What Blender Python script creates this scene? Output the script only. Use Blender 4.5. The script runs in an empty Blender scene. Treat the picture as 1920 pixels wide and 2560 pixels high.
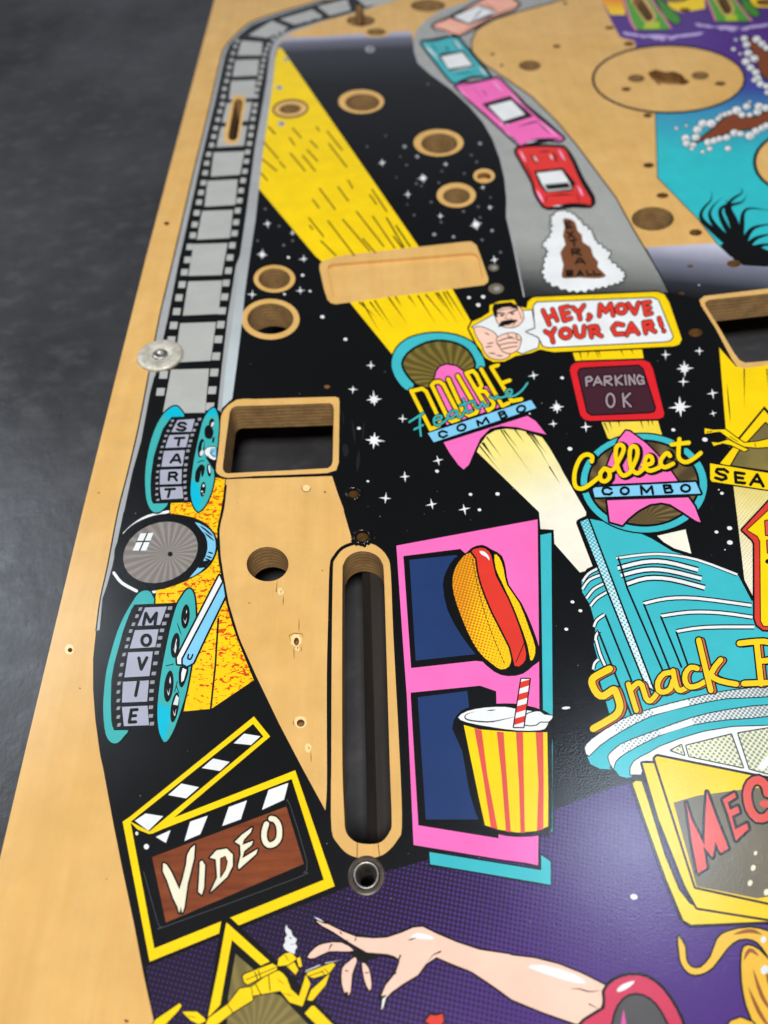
import bpy, math, random
import numpy as np
from mathutils import Vector, Matrix
from mathutils.geometry import delaunay_2d_cdt
random.seed(7)
SC = bpy.context.scene
COLL = SC.collection

# ------------------------------------------------------------------ camera
PW, PH, FPX = 1920.0, 2560.0, 1900.0            # photograph size and focal length in its pixels
VP = (852.0, -1210.0)                            # where the long edges of the board meet
dv = Vector((VP[0]-PW/2, -(VP[1]-PH/2), -FPX)).normalized()      # board's long direction seen from the camera
dh = Vector((dv.y, -dv.x, 0)).normalized()                       # board's short direction
dn = dh.cross(dv).normalized()
ROT = Matrix((dh, dv, dn))                       # camera axes -> world axes
ZT = 0.0305                                      # height of the playfield's face above the bench
THK = 0.0127
CAMH = 0.215
def cast(px, py, z=ZT):
    d = ROT @ Vector((px-PW/2, -(py-PH/2), -FPX))
    t = (z-CAM.z)/d.z
    return CAM + d*t
CAM = Vector((0, 0, ZT+CAMH))
o = cast(960, 1280)
CAM = Vector((-o.x, -o.y, ZT+CAMH))
cd = bpy.data.cameras.new('camera'); cam = bpy.data.objects.new('camera', cd); COLL.objects.link(cam)
cam.matrix_world = Matrix.Translation(CAM) @ ROT.to_4x4()
cd.sensor_fit = 'VERTICAL'; cd.sensor_height = 36.0; cd.lens = 36.0*FPX/PH
cd.clip_start = 0.01; cd.clip_end = 50
cd.dof.use_dof = True
cd.dof.focus_distance = (cast(960, 1640)-CAM).dot(ROT @ Vector((0, 0, -1)))
cd.dof.aperture_fstop = 9.5
SC.camera = cam

# ------------------------------------------------------------------ light
w = bpy.data.worlds.new('World'); SC.world = w; w.use_nodes = True
w.node_tree.nodes['Background'].inputs[0].default_value = (0.80, 0.88, 1.0, 1)
w.node_tree.nodes['Background'].inputs[1].default_value = 0.06
def mirror(px, py, dist, z=ZT):
    p = cast(px, py, z); d = (p-CAM).normalized(); d.z = -d.z
    return p + d*dist, p
def area(name, pos, target, size, power, col):
    l = bpy.data.lights.new(name, 'AREA'); l.shape = 'RECTANGLE'; l.size, l.size_y = size
    l.energy = power; l.color = col
    ob = bpy.data.objects.new(name, l); COLL.objects.link(ob); ob.location = pos
    ob.rotation_euler = (Vector(target)-Vector(pos)).to_track_quat('-Z', 'Y').to_euler()
    return ob
# a lamp whose soft reflection lies on the lower right of the board, a window mirrored by the bench at the left,
# an added far fill light that pales the board towards the top, and the shop lamp above the photographer that does most of the lighting
p, q = mirror(1600, 2090, 0.9); area('bench_lamp', p, q, (0.15, 0.17), 1.15, (0.72, 0.85, 1.0))
p, q = mirror(-230, 1600, 1.5, 0.0); area('side_window', p, q, (0.6, 0.6), 7.0, (0.80, 0.90, 1.0))
p, q = mirror(960, 60, 2.6); area('far_sheen_fill', p, q, (2.4, 0.6), 0.75, (0.80, 0.88, 1.0))
area('shop_lamp', (0.03, -0.86, 1.95), (0, 0.1, 0), (0.5, 0.5), 44.0, (1.0, 0.96, 0.90))
SC.view_settings.view_transform = 'Standard'; SC.view_settings.look = 'None'
SC.view_settings.exposure = 0.0; SC.view_settings.gamma = 1.0

# ------------------------------------------------------------------ materials
def lin(c):
    return tuple(((x/255)/12.92 if x/255 <= .04045 else ((x/255+.055)/1.055)**2.4) for x in c)+(1.0,)
COL = dict(black=(8,8,10), white=(236,238,240), yellow=(250,212,8), gold=(248,206,26), pink=(248,112,190), teal=(62,186,198),
  jade=(62,176,176), cyan=(0,186,216), sky=(128,202,238), grey=(180,181,178), band=(168,170,172), pale=(182,188,190), frame=(170,172,190), hole=(150,152,160),
  red=(218,62,50), crimson=(222,34,44), maroon=(66,32,44), navy=(34,58,108), brown=(130,66,36), cream=(238,232,206), skin=(248,204,184),
  peach=(250,180,158), carred=(226,58,54), cartl=(66,178,188), orange=(206,104,66), coral=(222,84,74), green=(84,160,50), dgreen=(66,140,40),
  lime=(178,200,40), rose=(226,120,160), lilac=(190,170,224), smoke=(222,226,230), seal=(122,76,46), ash=(70,72,76), letter=(164,144,152),
  dkred=(150,24,30), hotred=(222,58,44), sunset=(246,150,40), blonde=(236,186,60), umber=(150,84,40), lens=(84,82,84), flamingo=(222,90,170), lipred=(206,60,92),
  khaki=(112,104,84), chip=(246,216,156), blush=(255,176,220), streak=(104,80,10), faint=(96,98,106), scuff=(30,30,33), dust=(150,150,156), oval=(96,90,90))
MATS = {}
def new_mat(name):
    m = bpy.data.materials.new(name); m.use_nodes = True
    nt = m.node_tree; b = nt.nodes['Principled BSDF']
    return m, nt, b
def coords(nt):
    tc = nt.nodes.new('ShaderNodeTexCoord'); return tc.outputs['Object']
def noise(nt, scale, detail=3.0, rough=0.5, vec=None, dist=0.0, stretch=None):
    n = nt.nodes.new('ShaderNodeTexNoise'); n.inputs['Scale'].default_value = scale
    n.inputs['Detail'].default_value = detail; n.inputs['Roughness'].default_value = rough; n.inputs['Distortion'].default_value = dist
    v = vec or coords(nt)
    if stretch:
        mp = nt.nodes.new('ShaderNodeMapping'); mp.inputs['Scale'].default_value = stretch[0]; mp.inputs['Rotation'].default_value = stretch[1]
        nt.links.new(v, mp.inputs['Vector']); v = mp.outputs[0]
    nt.links.new(v, n.inputs['Vector']); return n.outputs['Fac']
def mrange(nt, v, a, b, c=0.0, d=1.0, smooth=False):
    n = nt.nodes.new('ShaderNodeMapRange'); n.clamp = True
    if smooth: n.interpolation_type = 'SMOOTHSTEP'
    for i, x in zip((1, 2, 3, 4), (a, b, c, d)):
        if hasattr(x, 'links') or hasattr(x, 'is_linked'): nt.links.new(x, n.inputs[i])
        else: n.inputs[i].default_value = x
    nt.links.new(v, n.inputs[0]); return n.outputs[0]
def mix(nt, f, a, b, mode='MIX'):
    n = nt.nodes.new('ShaderNodeMix'); n.data_type = 'RGBA'; n.blend_type = mode
    for s, x in ((0, f), (6, a), (7, b)):
        if hasattr(x, 'is_linked'): nt.links.new(x, n.inputs[s])
        else: n.inputs[s].default_value = x
    return n.outputs[2]
def vmath(nt, op, a, b=None):
    n = nt.nodes.new('ShaderNodeVectorMath'); n.operation = op
    nt.links.new(a, n.inputs[0])
    if b is not None:
        if hasattr(b, 'is_linked'): nt.links.new(b, n.inputs[1])
        else: n.inputs[1].default_value = b
    return n.outputs['Value'] if op in ('DOT_PRODUCT', 'LENGTH') else n.outputs[0]
def fmath(nt, op, a, b=0.0):
    n = nt.nodes.new('ShaderNodeMath'); n.operation = op
    for i, x in ((0, a), (1, b)):
        if hasattr(x, 'is_linked'): nt.links.new(x, n.inputs[i])
        else: n.inputs[i].default_value = x
    return n.outputs[0]
def finish(nt, b, col, rough=0.42, coat=1.0):
    """printed ink or wood under a hand-rubbed clear coat: faint orange peel, smudges and fine wear"""
    if hasattr(col, 'is_linked'): pass
    else:
        rgb = nt.nodes.new('ShaderNodeRGB'); rgb.outputs[0].default_value = col; col = rgb.outputs[0]
    v = noise(nt, 90, 4, .6)
    tone = mrange(nt, v, .3, .7, .93, 1.05)
    col = mix(nt, 1.0, col, tone, 'MULTIPLY')
    nt.links.new(col, b.inputs['Base Color'])
    b.inputs['Roughness'].default_value = rough
    b.inputs['Specular IOR Level'].default_value = 0.12
    b.inputs['Coat Weight'].default_value = coat
    cr = mrange(nt, noise(nt, 40, 3, .6), .3, .75, .17, .21)
    nt.links.new(cr, b.inputs['Coat Roughness'])
    bp = nt.nodes.new('ShaderNodeBump'); bp.inputs['Strength'].default_value = 0.55; bp.inputs['Distance'].default_value = 0.00006
    nt.links.new(noise(nt, 2000, 2, .5), bp.inputs['Height'])
    nt.links.new(bp.outputs[0], b.inputs['Normal']); nt.links.new(bp.outputs[0], b.inputs['Coat Normal'])
def ink(name):
    if name not in MATS:
        m, nt, b = new_mat(name+'_ink'); finish(nt, b, lin(COL[name])); MATS[name] = m
    return MATS[name]
def ramp_t(nt, p0, p1):
    a, c = cast(*p0), cast(*p1); d = c-a
    v = vmath(nt, 'SUBTRACT', coords(nt), (a.x, a.y, 0))
    return fmath(nt, 'DIVIDE', vmath(nt, 'DOT_PRODUCT', v, (d.x, d.y, 0)), d.length_squared)
def halftone(name, ca, cb, pitch, ang, p0, p1, r0, r1, soft=.07, rmax=.78):
    m, nt, b = new_mat(name)
    t = mrange(nt, ramp_t(nt, p0, p1), 0, 1)
    mp = nt.nodes.new('ShaderNodeMapping'); mp.inputs['Rotation'].default_value = (0, 0, math.radians(ang))
    s = 1000/pitch; mp.inputs['Scale'].default_value = (s, s, 0)
    nt.links.new(coords(nt), mp.inputs['Vector'])
    fr = vmath(nt, 'SUBTRACT', vmath(nt, 'FRACTION', mp.outputs[0]), (.5, .5, 0))
    ln = vmath(nt, 'LENGTH', fr)
    rad = mrange(nt, t, 0, 1, r0, r1)
    d = fmath(nt, 'SUBTRACT', rad, ln)
    f = mrange(nt, d, -soft, soft)
    finish(nt, b, mix(nt, f, lin(ca), lin(cb))); MATS[name] = m
def gradient(name, stops, p0, p1):
    m, nt, b = new_mat(name)
    r = nt.nodes.new('ShaderNodeValToRGB'); e = r.color_ramp.elements
    e[0].position, e[0].color = stops[0][0], lin(stops[0][1]); e[1].position, e[1].color = stops[-1][0], lin(stops[-1][1])
    for pos, c in stops[1:-1]:
        k = e.new(pos); k.color = lin(c)
    nt.links.new(ramp_t(nt, p0, p1), r.inputs[0]); finish(nt, b, r.outputs[0]); MATS[name] = m
def rays(name, c, n, ca, cb, phase=0.0):
    """moulded lamp insert: rays pressed into the back of the tinted plastic"""
    m, nt, b = new_mat(name); q = cast(*c)
    v = vmath(nt, 'SUBTRACT', coords(nt), (q.x, q.y, 0))
    sp = nt.nodes.new('ShaderNodeSeparateXYZ'); nt.links.new(v, sp.inputs[0])
    an = fmath(nt, 'ARCTAN2', sp.outputs[1], sp.outputs[0])
    wv = fmath(nt, 'SINE', fmath(nt, 'ADD', fmath(nt, 'MULTIPLY', an, n), fmath(nt, 'MULTIPLY', noise(nt, 70, 2), 7.0)))
    f = fmath(nt, 'MULTIPLY', mrange(nt, wv, -.6, 1.0), mrange(nt, noise(nt, 110, 2), .25, .75, .45, 1.0))
    finish(nt, b, mix(nt, f, lin(ca), lin(cb))); MATS[name] = m
def wood():
    m, nt, b = new_mat('clear_coated_maple')
    g = noise(nt, 26, 4, .6, stretch=((9, .8, 1), (0, 0, .02)))
    c = mix(nt, mrange(nt, g, .3, .7), lin((223,175,103)), lin((229,185,115)))
    c = mix(nt, mrange(nt, noise(nt, 18, 3, .6), .45, .8, 0, .6), c, lin((212,163,80)))
    f = noise(nt, 420, 3, .7, stretch=((3, .35, 1), (0, 0, .03)))
    c = mix(nt, mrange(nt, f, .62, .8, 0, .25), c, lin((190,138,74)))
    finish(nt, b, c); MATS['wood'] = m
    # sawn plywood inside the cut-outs: thin dark and light plies, burnt by the router
    m, nt, b = new_mat('plywood_cut_edge')
    sp = nt.nodes.new('ShaderNodeSeparateXYZ'); nt.links.new(coords(nt), sp.inputs[0])
    wv = fmath(nt, 'SINE', fmath(nt, 'ADD', fmath(nt, 'MULTIPLY', sp.outputs[2], 3400.0), fmath(nt, 'MULTIPLY', noise(nt, 60, 3), 4.0)))
    c = mix(nt, mrange(nt, wv, -.5, .6), lin((158,122,78)), lin((190,154,102)))
    c = mix(nt, mrange(nt, noise(nt, 150, 4, .7), .4, .75, 0, .7), c, lin((112,84,52)))
    nt.links.new(c, b.inputs['Base Color']); b.inputs['Roughness'].default_value = .75
    bp = nt.nodes.new('ShaderNodeBump'); bp.inputs['Strength'].default_value = .6; bp.inputs['Distance'].default_value = .0004
    nt.links.new(noise(nt, 260, 4, .7), bp.inputs['Height']); nt.links.new(bp.outputs[0], b.inputs['Normal']); MATS['cut'] = m
    m, nt, b = new_mat('stained_end_grain')
    c = mix(nt, mrange(nt, noise(nt, 300, 4, .7), .35, .7), lin((150,108,60)), lin((98,68,38)))
    nt.links.new(c, b.inputs['Base Color']); b.inputs['Roughness'].default_value = .6; MATS['dent'] = m
wood()
def flecked():
    m, nt, b = new_mat('flecked_yellow')
    t = mrange(nt, ramp_t(nt, (500, 1700), (600, 1640)), 0, 1, .605, .55)
    f = noise(nt, 820, 2, .6, dist=1.3, stretch=((.55, 1.0, 1), (0, 0, .25)))
    d = fmath(nt, 'SUBTRACT', f, t)
    finish(nt, b, mix(nt, mrange(nt, d, -.008, .012), lin((252,206,4)), lin((214,66,16)))); MATS['fleck'] = m
    m, nt, b = new_mat('brown_insert')
    f = noise(nt, 160, 4, .65, stretch=((.4, 3, 1), (0, 0, -.3)))
    finish(nt, b, mix(nt, mrange(nt, f, .3, .7), lin((110,52,28)), lin((142,74,40)))); MATS['redwood'] = m
flecked()
def metal(name, c, rough):
    m, nt, b = new_mat(name)
    b.inputs['Metallic'].default_value = 1.0
    f = noise(nt, 320, 5, .65)
    nt.links.new(mix(nt, mrange(nt, f, .35, .7), lin(c), lin(tuple(x*.72 for x in c))), b.inputs['Base Color'])
    nt.links.new(mrange(nt, f, .3, .7, rough, rough+.25), b.inputs['Roughness']); MATS[name] = m
metal('zinc', (236,230,214), .42); MATS['zinc'].node_tree.nodes['Principled BSDF'].inputs['Metallic'].default_value = .45; metal('steel', (190,186,180), .3)
halftone('violet', (31,23,44), (76,43,124), 1.12, 14, (940, 2030), (1800, 2620), .19, .76)
halftone('beam_cream', (244,226,120), (244,240,224), .86, 45, (1250, 1090), (1420, 1300), .10, .66)
halftone('beam_gold', (246,236,170), (246,214,40), .9, 45, (1500, 1060), (1560, 1130), .52, .60)
halftone('beam_pale', (242,238,220), (226,206,110), 1.0, 45, (1860, 1230), (1840, 1450), .55, .22)
halftone('road', (178,180,177), (16,16,18), 1.05, 40, (1400, 605), (1380, 735), .22, .60)
halftone('bun', (250,200,20), (206,118,22), 1.02, 20, (1150, 1540), (1280, 1560), .52, .12)
halftone('bun_light', (250,206,16), (150,96,20), 1.2, 20, (1240, 1390), (1330, 1640), .10, .12)
halftone('white_dots', (236,240,242), (128,146,150), .97, 45, (1480, 1900), (1900, 1740), .22, .46)
halftone('window_dots', (236,238,206), (150,156,140), 1.15, 45, (1700, 1840), (1920, 1900), .30, .40)
halftone('fin_dots', (226,240,244), (60,180,198), 1.1, 45, (1460, 1310), (1630, 1720), .52, .18)
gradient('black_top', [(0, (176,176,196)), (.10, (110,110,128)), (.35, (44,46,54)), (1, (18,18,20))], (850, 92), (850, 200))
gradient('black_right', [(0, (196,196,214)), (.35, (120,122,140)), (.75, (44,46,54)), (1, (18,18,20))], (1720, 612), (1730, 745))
gradient('lagoon', [(0, (78,44,128)), (.40, (86,48,140)), (.58, (62,74,158)), (.74, (60,140,184)), (1, (48,190,200))], (1700, 20), (1700, 380))
gradient('strip_fade', [(0, (168,170,172)), (1, (188,200,204))], (600, 640), (560, 940))
gradient('dusk', [(0, (240,120,30)), (1, (252,214,20))], (1530, -10), (1530, 34))
rays('olive_rays', (1128, 945), 28, (92,80,34), (140,122,58))
rays('tan_rays', (1610, 1300), 26, (80,66,40), (128,106,66))
rays('olive_tri', (640, 2600), 24, (116,104,62), (144,128,70))
rays('lens_rays', (420, 1383), 25, (126,118,113), (154,149,145))
def mat(n): return MATS[n] if n in MATS else ink(n)

# ------------------------------------------------------------------ flat print: planar maps in the board's plane
def V(ox, oy, size):
    k = size/1659.0
    def f(s):
        n = [float(x) for x in s.replace(',', ' ').split()]
        return [(ox+n[i]*k, oy+n[i+1]*k) for i in range(0, len(n), 2)]
    f.k = k; f.o = (ox, oy); return f
def T(c, r): return V(640*c, 640*r, 640)
P1 = V(0, 0, 1659)
def smooth(p, closed=True, n=4):
    out = []; m = len(p)
    for i in range(m if closed else m-1):
        if closed: a, b, c, d = p[i-1], p[i], p[(i+1) % m], p[(i+2) % m]
        else: a, b, c, d = p[max(i-1, 0)], p[i], p[i+1], p[min(i+2, m-1)]
        for j in range(n):
            t = j/n; t2 = t*t; t3 = t2*t
            out.append(tuple(.5*(2*b[k]+(c[k]-a[k])*t+(2*a[k]-5*b[k]+4*c[k]-d[k])*t2+(3*b[k]-a[k]-3*c[k]+d[k])*t3) for k in (0, 1)))
    if not closed: out.append(p[-1])
    return out
def disc(x, y, r, n=8): return [(x+r*math.cos(6.2832*i/n), y+r*math.sin(6.2832*i/n)) for i in range(n)]
def ellipse(cx, cy, rx, ry, rot=0, n=32):
    c, s = math.cos(math.radians(rot)), math.sin(math.radians(rot)); o = []
    for i in range(n):
        a = 6.28318*i/n; x, y = rx*math.cos(a), ry*math.sin(a); o.append((cx+x*c-y*s, cy+x*s+y*c))
    return o
def stroke(p, w, closed=False, taper=0, caps=True):
    """convex pieces covering a polyline of width w (tapering to a point when taper)"""
    if taper and len(p) < 8:
        p = [(a[0]+(b_[0]-a[0])*j/4, a[1]+(b_[1]-a[1])*j/4) for a, b_ in zip(p, p[1:]) for j in range(4)]+[p[-1]]
    q = [p[0]]
    for a in p[1:]:
        if math.hypot(a[0]-q[-1][0], a[1]-q[-1][1]) > .05: q.append(a)
    if closed and math.hypot(q[0][0]-q[-1][0], q[0][1]-q[-1][1]) < .05: q.pop()
    m = len(q); out = []
    if m < 2: return [disc(q[0][0], q[0][1], w/2)]
    ns = m if closed else m-1
    dirs = []
    for i in range(ns):
        a, b = q[i], q[(i+1) % m]; l = math.hypot(b[0]-a[0], b[1]-a[1]); dirs.append(((b[0]-a[0])/l, (b[1]-a[1])/l))
    def hw(i): return w/2*(max(.06, 1-i/(m-1)) if taper == 1 else (max(.06, math.sin(math.pi*min(.97, max(.03, i/(m-1))))) if taper == 2 else 1))
    def off(i, seg, side):
        h = hw(i) if not closed else w/2
        d = dirs[seg % ns]; n = (-d[1], d[0]); prev = None
        if closed or 0 < i < m-1:
            d2 = dirs[(i-1) % ns] if seg == i else dirs[i % ns]
            dot = d[0]*d2[0]+d[1]*d2[1]
            if dot > .8:
                n2 = (-d2[1], d2[0]); mx, my = n[0]+n2[0], n[1]+n2[1]; l = math.hypot(mx, my); k = 1/max(.5, (mx*n[0]+my*n[1])/l)
                n = (mx/l*k, my/l*k)
        return (q[i % m][0]+n[0]*h*side, q[i % m][1]+n[1]*h*side)
    for i in range(ns):
        j = (i+1) % m
        out.append([off(i, i, 1), off(j, i, 1) if (closed or j) else None, off(j, i, -1), off(i, i, -1)])
    for i in range(m):
        inner = closed or 0 < i < m-1
        if inner:
            d, d2 = dirs[(i-1) % ns], dirs[i % ns]
            if d[0]*d2[0]+d[1]*d2[1] <= .8: out.append(disc(q[i][0], q[i][1], hw(i) if not closed else w/2, 8))
        elif caps and not taper: out.append(disc(q[i][0], q[i][1], w/2, 8))
        elif caps and taper == 1 and i == 0: out.append(disc(q[i][0], q[i][1], w/2, 8))
    return out
def area2(p): return sum(p[i-1][0]*p[i][1]-p[i][0]*p[i-1][1] for i in range(len(p)))
def inside(cx, cy, p):
    """nonzero winding test of many points at once"""
    wn = np.zeros(len(cx), int)
    for (x0, y0), (x1, y1) in zip(p, p[1:]+p[:1]):
        side = (x1-x0)*(cy-y0)-(cx-x0)*(y1-y0)
        wn += ((y0 <= cy) & (y1 > cy) & (side > 0)).astype(int)-((y0 > cy) & (y1 <= cy) & (side < 0)).astype(int)
    return wn != 0
def planar(polys, cuts):
    """painter's order polygons (mm) -> {key: (verts, tris)}; later ones win, cuts remove"""
    bb = [1e9, 1e9, -1e9, -1e9]
    for key, p in polys:
        for x, y in p: bb = [min(bb[0], x), min(bb[1], y), max(bb[2], x), max(bb[3], y)]
    items = [(k, p) for k, p in polys if len(p) > 2]
    for c in cuts:
        xs = [a for a, b in c]; ys = [b for a, b in c]
        if max(xs) > bb[0] and min(xs) < bb[2] and max(ys) > bb[1] and min(ys) < bb[3]: items.append((None, c))
    vs, es = [], []
    for key, p in items:
        b = len(vs); n = len(p); vs += [Vector(q) for q in p]; es += [(b+i, b+(i+1) % n) for i in range(n)]
    r = delaunay_2d_cdt(vs, es, [], 0, 1e-4)
    co = np.array([(v.x, v.y) for v in r[0]]); tr = np.array(r[2])
    cen = co[tr].mean(axis=1); cx, cy = cen[:, 0], cen[:, 1]
    own = np.full(len(tr), -1)
    for i, (key, p) in enumerate(items):
        pa = np.array(p); lo, hi = pa.min(0), pa.max(0)
        ix = np.nonzero((cx > lo[0]) & (cx < hi[0]) & (cy > lo[1]) & (cy < hi[1]))[0]
        if len(ix): own[ix[inside(cx[ix], cy[ix], [tuple(q) for q in p])]] = i
    out = {}
    for tri, of in zip(r[2], own):
        if of < 0: continue
        k = items[of][0]
        if k is None: continue
        d = out.setdefault(k, ({}, [], []))
        idx = []
        for v in tri:
            if v not in d[0]: d[0][v] = len(d[1]); d[1].append((r[0][v].x, r[0][v].y))
            idx.append(d[0][v])
        d[2].append(idx)
    return out
def mm(p):
    o = []
    for x, y in p:
        c = cast(x, y); o.append((c.x*1000, c.y*1000))
    return o
def link_mesh(name, verts, faces, mats, idx=None, parent=None, smooth_=False):
    me = bpy.data.meshes.new(name); me.from_pydata(verts, [], faces)
    for m in mats: me.materials.append(m)
    if idx: me.polygons.foreach_set('material_index', idx)
    if smooth_: me.polygons.foreach_set('use_smooth', [True]*len(faces))
    me.update()
    ob = bpy.data.objects.new(name, me); COLL.objects.link(ob); ob.parent = parent
    return ob
PF = bpy.data.objects.new('pinball_playfield', None); COLL.objects.link(PF)
PF['label'] = 'bare pinball playfield of clear coated plywood with bright printed artwork and empty cut-outs'
PF['category'] = 'playfield'
CUTS = []          # every hole in the board, mm polygons
class Art:
    def __init__(s, name, V, level=1, label=None, flat=False):
        s.name, s.V, s.level, s.label, s.flat = name, V, level, label, flat
        s.polys = []; s.subs = [(name, None, None)]; s.cur = 0
    def sub(s, name=None, label=None, kind=None):
        if name is None: s.cur = 0
        else: s.subs.append((name, label, kind)); s.cur = len(s.subs)-1
        return s
    def P(s, p): return s.V(p) if isinstance(p, str) else p
    def add(s, col, p): s.polys.append(((s.cur, col), mm(p)))
    def f(s, col, p, ol=0, sm=0, oc='black'):
        p = s.P(p)
        if sm: p = smooth(p, True, sm)
        if ol:
            for q in stroke(p, 2*ol*s.V.k, True): s.add(oc, q)
        s.add(col, p); return s
    def l(s, col, w, p, sm=0, closed=False, taper=0, ol=0, oc='black', caps=True):
        p = s.P(p)
        if sm: p = smooth(p, closed, sm)
        if ol:
            for q in stroke(p, (w+2*ol)*s.V.k, closed, taper, caps): s.add(oc, q)
        for q in stroke(p, w*s.V.k, closed, taper, caps): s.add(col, q)
        return s
    def e(s, col, cx, cy, rx, ry, rot=0, ol=0, n=28, oc='black'):
        k = s.V.k; c = (s.V.o[0]+cx*k, s.V.o[1]+cy*k)
        if ol: s.add(oc, ellipse(c[0], c[1], (rx+ol)*k, (ry+ol)*k, rot, n))
        s.add(col, ellipse(c[0], c[1], rx*k, ry*k, rot, n)); return s
    def ring(s, col, w, cx, cy, rx, ry, rot=0, ol=0, n=24):
        k = s.V.k
        return s.l(col, w, ellipse(s.V.o[0]+cx*k, s.V.o[1]+cy*k, rx*k, ry*k, rot, n), closed=True, ol=ol)
    def build(s, parent=None):
        res = planar(s.polys, CUTS); by = {}
        for (sub, col), d in res.items(): by.setdefault(sub, []).append((col, d))
        z = ZT+s.level*4e-5; root = None; made = {}
        order = [0]+[i for i in range(1, len(s.subs))]
        for i in order:
            if i not in by and not (i == 0 and not s.flat): continue
            vs, fs, mi, ms = [], [], [], []
            for col, (_, v, t) in by.get(i, []):
                b = len(vs); vs += [(x/1000, y/1000, z) for x, y in v]; fs += [[a+b for a in q] for q in t]
                mi += [len(ms)]*len(t); ms.append(mat(col))
            nm, lb, kd = s.subs[i]
            made[i] = (vs, fs, ms, mi)
            if s.flat and nm == 'plywood_board': continue
            if i == 0 and not vs:
                ob = bpy.data.objects.new(nm, None); COLL.objects.link(ob); ob.parent = PF
            else: ob = link_mesh(nm, vs, fs, ms, mi, PF if (i == 0 or s.flat) else root)
            if i == 0: root = ob; lb = s.label
            if lb: ob['label'] = lb
            if kd: ob['kind'] = kd
        return made

# ------------------------------------------------------------------ the bench, and an added dark batten that darkens half of the slot
def slate():
    m, nt, b = new_mat('dark_slate_bench_top')
    v = coords(nt)
    n1 = noise(nt, 9, 6, .62, stretch=((1.1, .8, 1), (0, 0, -.4)))
    n2 = noise(nt, 70, 5, .65, stretch=((.8, 1.2, 1), (0, 0, -.4)))
    c = mix(nt, mrange(nt, n1, .3, .72), lin((44,44,47)), lin((74,74,78)))
    c = mix(nt, mrange(nt, n2, .52, .78, 0, .3), c, lin((104,104,108)))
    nt.links.new(c, b.inputs['Base Color'])
    nt.links.new(mrange(nt, n2, .3, .7, .26, .42), b.inputs['Roughness'])
    bp = nt.nodes.new('ShaderNodeBump'); bp.inputs['Strength'].default_value = .45; bp.inputs['Distance'].default_value = .0016
    nt.links.new(noise(nt, 34, 6, .6, stretch=((1.1, .9, 1), (0, 0, -.4))), bp.inputs['Height'])
    nt.links.new(bp.outputs[0], b.inputs['Normal']); return m
SLATE = slate()
tb = link_mesh('bench_top', [(-1.2, -1.0, 0), (1.2, -1.0, 0), (1.2, 2.2, 0), (-1.2, 2.2, 0)], [(0, 1, 2, 3)], [SLATE])
tb['kind'] = 'structure'; tb['label'] = 'dark grey slate bench top with brushed streaks'
m, nt, b = new_mat('slot_shade_dark')
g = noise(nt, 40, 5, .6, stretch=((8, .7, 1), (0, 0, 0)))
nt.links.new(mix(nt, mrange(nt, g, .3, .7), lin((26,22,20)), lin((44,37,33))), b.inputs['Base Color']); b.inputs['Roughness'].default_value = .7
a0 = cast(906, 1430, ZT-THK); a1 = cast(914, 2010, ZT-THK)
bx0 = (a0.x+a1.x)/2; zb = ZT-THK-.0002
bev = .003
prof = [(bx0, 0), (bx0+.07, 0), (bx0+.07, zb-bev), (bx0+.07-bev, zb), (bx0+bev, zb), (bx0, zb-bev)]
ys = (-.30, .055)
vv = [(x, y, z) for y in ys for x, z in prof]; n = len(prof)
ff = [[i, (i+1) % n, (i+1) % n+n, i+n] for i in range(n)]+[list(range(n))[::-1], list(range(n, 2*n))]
bt = link_mesh('slot_shade_batten', vv, ff, [m])
bt['label'] = 'added dark batten under the board, standing in for the dark half of the long slot'; bt['category'] = 'batten'
#PART2
# ------------------------------------------------------------------ holes and cut-outs
T00,T10,T20,T01,T11,T21,T02,T12,T22,T03,T13,T23 = [T(c, r) for r in range(4) for c in range(3)]
VS, VM, VK, VH, VD = V(360,980,320), V(240,1460,400), V(300,1780,560), V(1160,720,560), V(960,820,440)
VO, VA, VU, VC, VT = V(1400,1020,380), V(980,1300,480), V(980,1740,520), V(1040,0,500), V(380,2260,480)
VF, VE, VR, VN = V(480,0,480), V(1240,460,360), V(1760,860,555.3), V(1440,1560,480)
def vel(v, cx, cy, rx, ry, rot=0, n=32):
    return ellipse(v.o[0]+cx*v.k, v.o[1]+cy*v.k, rx*v.k, ry*v.k, rot, n)
def capsule(a, b, r0, r1, v):
    (x0, y0), (x1, y1) = v('%f %f' % a)[0], v('%f %f' % b)[0]
    dx, dy = x1-x0, y1-y0; l = math.hypot(dx, dy); ang = math.atan2(dy, dx); o = []
    for c, r, s in (((x0, y0), r0, 90), ((x1, y1), r1, -90)):
        for i in range(9):
            t = ang+math.radians(s+i*22.5); o.append((c[0]+math.cos(t)*r*v.k, c[1]+math.sin(t)*r*v.k))
    return o
SLOT = smooth(T12('560 420, 566 340, 600 285, 660 257, 720 257, 780 280, 818 330, 830 420')+T12('845 900, 868 1659')+T13('880 340, 868 410, 830 465, 785 489, 720 493, 650 481, 600 442, 577 390, 572 300')+T12('560 1659, 558 1000'), True, 3)
SLOTRING = smooth(T12('498 400, 510 310, 560 245, 640 205, 720 200, 790 225, 850 290, 873 390, 890 800, 935 1659')+T13('945 380, 920 460, 865 530, 800 572, 700 587, 600 560, 530 490, 490 400, 486 100')+T12('488 1659, 490 1000'), True, 3)
LOPEN = VS('1110 262, 1128 225, 1160 195, 1210 182')+T11('60 968, 300 960, 478 953, 498 965, 505 990, 497 1330, 488 1358, 465 1375, 200 1390, 20 1398')+VS('1085 1055, 1045 1042, 1022 1000, 1022 950, 1060 640, 1095 380')
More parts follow.
